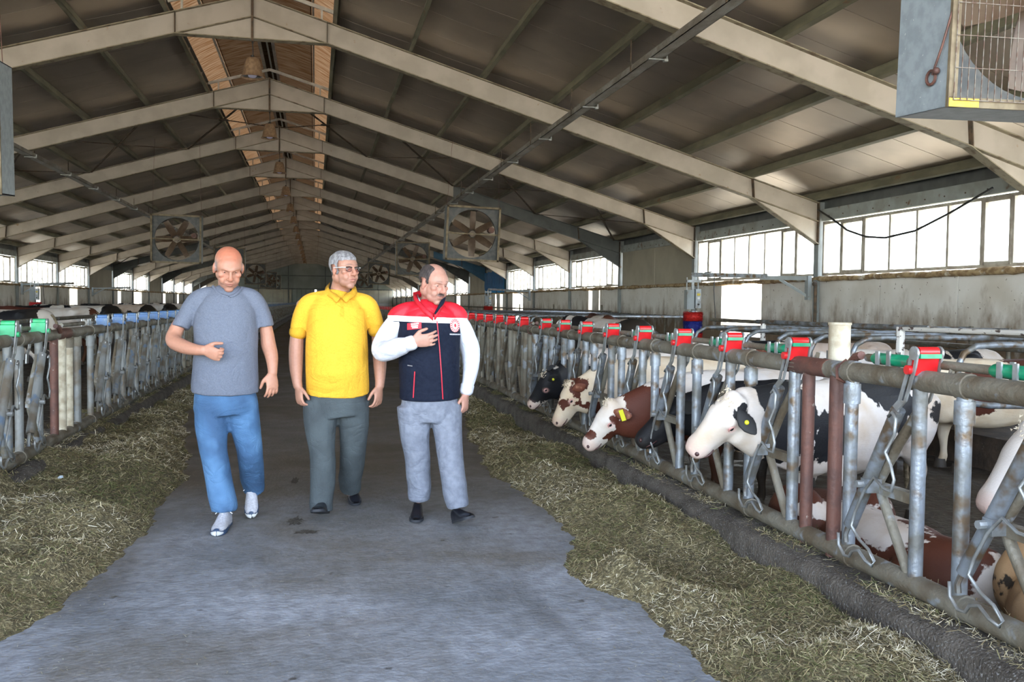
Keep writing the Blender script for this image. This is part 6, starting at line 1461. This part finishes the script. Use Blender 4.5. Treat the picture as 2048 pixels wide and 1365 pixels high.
pl = patchgrid(lambda u, v: w((716 + 4*u, 616 + 3*v)), 3, 3, sbv, MAT['polodark'], 'chest_motif', polo); PB['T'](pl.data)
for s, (a, b) in ((-1, (w((597, 661, .03)), w((596, 669, .03)))), (1, (w((752, 656, .03)), w((754, 664, .03))))):
    add_part(PB, MB().limb([(a, .0575), (b, .057)], 18, 2).mesh('sleeve_cuff', MAT['polodark'], 'all'), 'sleeve_cuff', polo)
waist = [(w((674, 772, 0)), .180, .135), (w((674, 790, 0)), .192, .142), (w((674, 815, 0)), .198, .14), (w((675, 832, 0)), .19, .125)]
lg = [[(w((640, 800, 0)), .112), (w((641, 850, -.01)), .106), (w((644, 900, -.03)), .092), (w((645, 955, 0)), .086), (w((643, 1005, .0)), .084), (w((642, 1022, 0)), .082)],
      [(w((707, 800, 0)), .110), (w((707, 850, .04)), .102), (w((706, 900, .12)), .088), (w((703, 940, .24)), .084), (w((701, 965, .32)), .082), (w((700, 977, .36)), .080)]]
me = trousers(PB, lg, waist, MAT['corduroy'], seed=15, zones=[(w((645, 900, -.1)), .1, 1.1), (w((644, 1000, -.05)), .12, 1.2), (w((702, 960, .3)), .1, 1.3), (w((675, 830, -.1)), .14, 1.3)]); add_part(PB, me, 'trousers')
i = PB['inv']
shoe(PB['t'], Vector((w((650, 1025)).x, 6.12, .02)) - i, Vector((w((632, 1040)).x, 5.90, .085)) - i, (0, .35, .93), 1.03, 'leather')
shoe(PB['t'], Vector((w((698, 985)).x + .03, 6.62, .075)) - i, Vector((w((710, 1010)).x + .02, 6.40, .006)) - i, (0, -.25, .96), 1.0, 'leather')
def hairB(x, y, z):
    line = .066 - .35 * np.clip(np.abs(x) - .045, 0, .03)                                    # forehead hairline, recedes at the temples
    front = np.where(y > .030, (z - line - .0 * y) / .010, np.minimum((z + .035 - .6 * np.maximum(y, 0)) / .012, 9))
    return front - 9 * ((np.abs(x) > .074) & (z < .033) & (z > -.05) & (np.abs(y + .008) < .026))
hair_cap(PB, MAT['hairgrey'], hairB, .011, 3)
# glasses
gm = MB(); hl = PB['hl']
for s in (-1, 1):
    ring = [(s*.031 + .022*math.cos(a), .091 - .004*abs(math.cos(a)), .006 + .0155*math.sin(a)) for a in np.linspace(0, 6.283, 17)]; gm.tube([hl(p) for p in ring], .0016, 6, False)
    gm.tube([hl((s*.052, .086, .018)), hl((s*.076, .066, .016)), hl((s*.083, .0, .014))], .0022, 6)
gl = obj('glasses', gm.mesh('glasses', M('dark_metal_frame', (.05,.04,.045), rough=.3, metal=.5), True), None, PB['t'])
obj('temple', MB().tube([hl((-.056, .085, .019)), hl((-.080, .062, .017)), hl((-.087, .0, .014))], .0032, 6).tube([hl((.056, .085, .019)), hl((.080, .062, .017)), hl((.087, .0, .014))], .0032, 6).mesh('temple', M('bright_silver', (.75,.75,.76), rough=.25, metal=.6), True), None, gl)
obj('upper_rim', MB().tube([hl((-.052, .088, .019)), hl((-.031, .093, .022)), hl((-.010, .092, .018)), hl((.010, .092, .018)), hl((.031, .093, .022)), hl((.052, .088, .019))], .0034, 6).mesh('upper_rim', MAT['belt'], True), None, gl)
lm_, lnt, lb_ = nodes('tinted_lens'); lt_ = lnt.nodes.new('ShaderNodeBsdfTransparent'); lt_.inputs[0].default_value = (.90,.78,.76,1); lg_ = lnt.nodes.new('ShaderNodeBsdfGlossy'); lg_.inputs['Roughness'].default_value = .05; lx = lnt.nodes.new('ShaderNodeMixShader'); lx.inputs[0].default_value = .06
lnt.links.new(lt_.outputs[0], lx.inputs[1]); lnt.links.new(lg_.outputs[0], lx.inputs[2]); lnt.links.new(lx.outputs[0], lnt.nodes['Material Output'].inputs[0])
for s in (-1, 1): obj('lens', MB().ell(hl((s*.031, .088, .006)), (.021, .0012, .0145), PB['R'], n=16, m=8).mesh('lens', lm_, 'all'), None, gl)

# --- man in the red and navy vest
SCx = dict(id='c', d=5.9, base=tuple(W(868, 1045, z=0)), label='man with a moustache in a red and navy vest, hand raised to his chest', group='men walking up the alley',
    chest=(856, 620), z={}, head=(868, 568, -.05), neck=(858, 612, .03), yaw=.55, nod=.28, hk=1.01, wide=1.04, jowl=.012, skin=(.43,.225,.17), warm=(.47,.18,.135), stubble=.22, browc=(.10,.07,.06), browf=.7, lid=.75, gaze=(.1, -.3), moustache=True,
    torso=[(858, 606, .06, .06, .03), (857, 618, .15, .09, .02), (857, 640, .185, .12, 0), (858, 680, .18, .135, -.01), (859, 725, .178, .14, -.02), (860, 765, .18, .14, -.01), (860, 795, .175, .13, 0), (860, 820, .165, .12, .01)],
    arms=[dict(pts=[(794, 634, .02, .060), (778, 660, .04, .055), (764, 692, .02, .050), (762, 706, -.06, .046), (788, 698, -.17, .042), (814, 689, -.24, .033), (826, 685, -.265, .030)], covered=6, hand=((.92, -.18, .15), (.15, -.25, 1), (0, 1, -.1), .42, .35), spread=.2, hk=1.04),
          dict(pts=[(922, 634, .02, .060), (932, 665, .03, .055), (941, 700, .04, .050), (943, 730, .02, .046), (937, 762, -.01, .040), (932, 782, -.02, .032), (931, 790, -.02, .030)], covered=6, hand=((-.05, -.12, -1), (-.6, -.75, 0), (-.7, .3, 0), .75, .4), hk=.95)],
    legs=[dict(pts=[(826, 810, 0, .10), (828, 860, .0, .09), (833, 905, .02, .07), (836, 950, .06, .062), (838, 1000, .08, .05)]), dict(pts=[(894, 810, .0, .10), (896, 860, -.04, .09), (899, 905, -.08, .07), (905, 950, -.12, .062), (914, 1010, -.15, .05)])])
PC = person(SCx); w = PC['Wp']
secs = [(w((858, 603, .03)), .072, .068), (w((858, 611, .025)), .10, .08), (w((857, 620, .02)), .15, .10), (w((857, 640, 0)), .175, .12), (w((858, 680, -.01)), .175, .136), (w((859, 725, -.02)), .175, .140), (w((860, 775, 0)), .175, .138)]
sl1 = [(w((806, 632, .01)), .058), (w((790, 650, .03)), .066), (w((772, 678, .03)), .070), (w((764, 700, -.01)), .070), (w((776, 704, -.10)), .064), (w((800, 695, -.19)), .054), (w((818, 688, -.245)), .043), (w((824, 686, -.26)), .042)]
sl2 = [(w((908, 632, .01)), .058), (w((925, 655, .03)), .062), (w((939, 695, .04)), .064), (w((942, 728, .03)), .060), (w((939, 755, .0)), .052), (w((934, 776, -.015)), .043), (w((933, 782, -.02)), .042)]
me = garment(PC, SCx, secs, [sl1, sl2], MAT['shirtw'], 'shirt', zones=[(w((790, 690, -.1)), .16, 1.8), (w((935, 700, 0)), .18, 1.5)], seed=22, vox=.0075); shirt = add_part(PC, me, 'shirt')
V = []
for q in ((834, 588, .03), (838, 600, -.03), (850, 616, -.085), (866, 628, -.11), (870, 616, -.09), (884, 604, -.02)): p = w(q); V += [p, p + Vector((.0, -.012, -.028))]
cme = MB().add(V, [(2*j, 2*j+1, 2*j+3, 2*j+2) for j in range(5)]).mesh('shirt_collar', MAT['shirtw'], 'all'); c_ = add_part(PC, cme, 'shirt_collar', shirt); md = c_.modifiers.new('thick', 'SOLIDIFY'); md.thickness = .006
for a, b, r in ((w((816, 688.5, -.238)), w((826, 685.5, -.262)), .0465), (w((935, 771, -.012)), w((932.5, 784, -.02)), .0455)):
    add_part(PC, MB().limb([(a, r), (b, r * .98)], 16, 2).mesh('cuff', MAT['shirtw'], 'all'), 'cuff', shirt)
# the vest: one shell cut into navy body, reflective band and red yoke
secs = [(w((858, 607, .04)), .085, .075), (w((858, 614, .03)), .115, .095), (w((857, 626, .015)), .165, .122), (w((857, 645, 0)), .198, .142), (w((858, 668, -.005)), .206, .154), (w((858, 700, -.015)), .200, .160), (w((859, 740, -.015)), .197, .162), (w((860, 775, -.005)), .196, .158), (w((860, 797, 0)), .196, .155)]
m = MB(); m.loft(secs, 30, caps=False); m.limb([(w((840, 616, .02)), .045), (w((818, 621, .01)), .058), (w((800, 630, .015)), .066), (w((792, 640, .02)), .066)], 16, 3); m.limb([(w((876, 616, .02)), .045), (w((896, 620, .01)), .058), (w((912, 628, .015)), .064), (w((920, 638, .02)), .062)], 16, 3)
vm = m.blob(.0075, 4, None, 'vest'); folds(vm, .003, 14, 31, [(w((820, 660, -.1)), .1, 1.2)], st=(1, 1, .6)); vb = bvh_of(vm)
def cut(me, zlo, zhi, mat, name):
    bm = bmesh.new(); bm.from_mesh(me)
    n_ = Vector((.03, 0, 1)).normalized()
    for z, side in ((zlo, True), (zhi, False)):
        if z is None: continue
        bmesh.ops.bisect_plane(bm, geom=bm.verts[:] + bm.edges[:] + bm.faces[:], plane_co=z, plane_no=n_, clear_inner=side, clear_outer=not side)
    out = bpy.data.meshes.new(name); bm.to_mesh(out); bm.free(); out.materials.append(mat); out.shade_smooth(); return out
z1, z2 = w((858, 645)), w((858, 634))
navy = cut(vm, None, z1, MAT['navy'], 'vest'); band = cut(vm, z1, z2, MAT['reflect'], 'reflective_band'); yoke = cut(vm, z2, None, MAT['vred'], 'yoke')
vest = add_part(PC, navy, 'vest'); add_part(PC, band, 'reflective_band', vest); add_part(PC, yoke, 'red_yoke', vest)
V = []   # stand collar of the vest, red outside, open at the front
for q in ((866, 636, -.155), (850, 622, -.120), (836, 606, -.055), (829, 592, .03), (840, 588, .09), (872, 586, .09), (888, 594, .03), (885, 606, -.05), (876, 620, -.11), (868, 634, -.155)): p = w(q); V += [p + Vector((0, 0, .022)), p + Vector((0, -.012, -.020))]
cme = MB().add(V, [(2*j, 2*j+1, 2*j+3, 2*j+2) for j in range(9)]).mesh('stand_collar', MAT['vred'], 'all'); c_ = add_part(PC, cme, 'stand_collar', vest); md = c_.modifiers.new('thick', 'SOLIDIFY'); md.thickness = .010
add_part(PC, MB().limb([(w((888, 596, -.06)), .012), (w((884, 606, -.10)), .014), (w((878, 615, -.135)), .010), (w((870, 628, -.165)), .006)], 8, 3).mesh('collar_lining', MAT['navy'], 'all'), 'collar_lining', vest)
zp = patchgrid(lambda u, v: w((868 - 2.0*u + 11*v + 1, 642 + 152*v)), 3, 40, vb, MAT['zipred'], 'zip', vest, off=.005); PC['T'](zp.data)
zf = patchgrid(lambda u, v: w((877.5 - 1.4*u + 2.5*(v)+ .8, 700 + 94*v)), 2, 20, vb, MAT['zipred'], 'zip_flap', vest, off=.006) if False else None
nb_ = patchgrid(lambda u, v: w((812 + 26*u, 646.5 - 3*u + 13*v)), 10, 6, vb, MAT['zipred'], 'name_badge', vest, off=.004); PC['T'](nb_.data)
MAT['badgered'] = M('badge_red', (.62,.012,.03), rough=.5); nb_.data.materials[0] = MAT['badgered']
for (a, b, c, d_) in ((819, 647.6, 15, 2.6), (819.5, 651.6, 13, 2.6), (821, 655.2, 11, 2.2)):
    for q in range(5):
        x0 = a + c * q / 5
        ln = patchgrid(lambda u, v: w((x0 + c/5*.78*u, b - .1*(x0 - 812) * 1.1 + d_*v)), 2, 2, vb, MAT['reflect'], 'badge_print', nb_, off=.006); PC['T'](ln.data)
# round emblem: white disc with red rays and a red heart of the design
ex, ey, er = 905, 651, 11.6
def disc(r0, r1, a0, a1, mat, nm, off, par, n=10, sq=1.12):
    V = []; 
    for j in range(n + 1):
        a = a0 + (a1 - a0) * j / n
        for r in (r0, r1): V.append(w((ex + r*er*math.cos(a)*.93, ey - r*er*math.sin(a)*sq)))
    V = drape(V, vb, off=off); F = [(2*j, 2*j+1, 2*j+3, 2*j+2) for j in range(n)]; me = MB().add(V, F).mesh(nm, mat, 'all'); return add_part(PC, me, nm, par)
em = disc(0, 1, 0, 6.2832, MAT['reflect'], 'emblem', .0035, vest, 32)
rays = []
for q in range(16):
    a = 6.2832 * q / 16; disc(.50, .90, a - .09, a + .09, MAT['badgered'], 'emblem_ray', .0050, em, 3)
disc(0, .22, .3, 6.5, MAT['badgered'], 'emblem_heart', .0056, em, 12, 1.4); disc(.94, 1.0, 0, 6.2832, MAT['badgered'], 'emblem_rim', .0046, em, 32)
for q in range(9):
    x0 = 893 + 2.75 * q; ln = patchgrid(lambda u, v: w((x0 + 2.1*u, 666.5 + .12*q + 2.4*v)), 2, 2, vb, MAT['shirtw'], 'emblem_caption', vest, off=.004); PC['T'](ln.data)
pk = patchgrid(lambda u, v: w((824 + 2*u - 2*v, 740 + 52*v)), 2, 14, vb, MAT['zipred'], 'pocket_zip', vest, off=.004); PC['T'](pk.data)
pk = patchgrid(lambda u, v: w((812 + 9*u, 727.5 + 2*v + u)), 5, 2, vb, MAT['hairgrey'], 'pocket_print', vest, off=.004); PC['T'](pk.data)
waist = [(w((859, 780, 0)), .172, .13), (w((860, 800, 0)), .185, .138), (w((860, 825, 0)), .192, .135), (w((861, 842, 0)), .185, .12)]
lg = [[(w((827, 812, 0)), .108), (w((829, 860, 0)), .100), (w((834, 905, .02)), .086), (w((837, 950, .06)), .080), (w((839, 985, .075)), .076), (w((839, 1000, .08)), .070)],
      [(w((893, 812, 0)), .106), (w((896, 860, -.04)), .098), (w((900, 905, -.08)), .086), (w((906, 950, -.12)), .080), (w((914, 1000, -.15)), .078), (w((917, 1016, -.155)), .072)]]
me = trousers(PC, lg, waist, MAT['slacks'], seed=25, zones=[(w((838, 985, .0)), .12, 2.4), (w((912, 1000, -.2)), .10, 1.8), (w((862, 845, -.1)), .13, 1.4)]); add_part(PC, me, 'slacks')
i = PC['inv']
shoe(PC['t'], Vector((w((838, 1015, .1)).x, 6.08, .012)) - i, Vector((w((830, 1035, 0)).x, 5.84, .006)) - i, (0, 0, 1), 1.0, 'leather')
shoe(PC['t'], Vector((w((914, 1040, -.15)).x, 5.78, .012)) - i, Vector((w((936, 1030, -.2)).x, 5.57, .085)) - i, (-.25, .3, .9), 1.0, 'leather')
def hairC(x, y, z):
    band = np.minimum((z + .008 - .6 * y) / .012, (.030 - y) / .012)          # sides and back, ends before the cheek
    top = np.clip((z - .060) / .015, 0, 1); bald = (np.abs(x) - .034 + .5 * np.maximum(-y - .03, 0)) / .015
    f = np.minimum(band, np.where(top > 0, bald, 9)); return f - 9 * ((np.abs(x) > .074) & (z < .033) & (z > -.05) & (np.abs(y + .008) < .026))
hair_cap(PC, MAT['hairdark'], hairC, .008, 5)
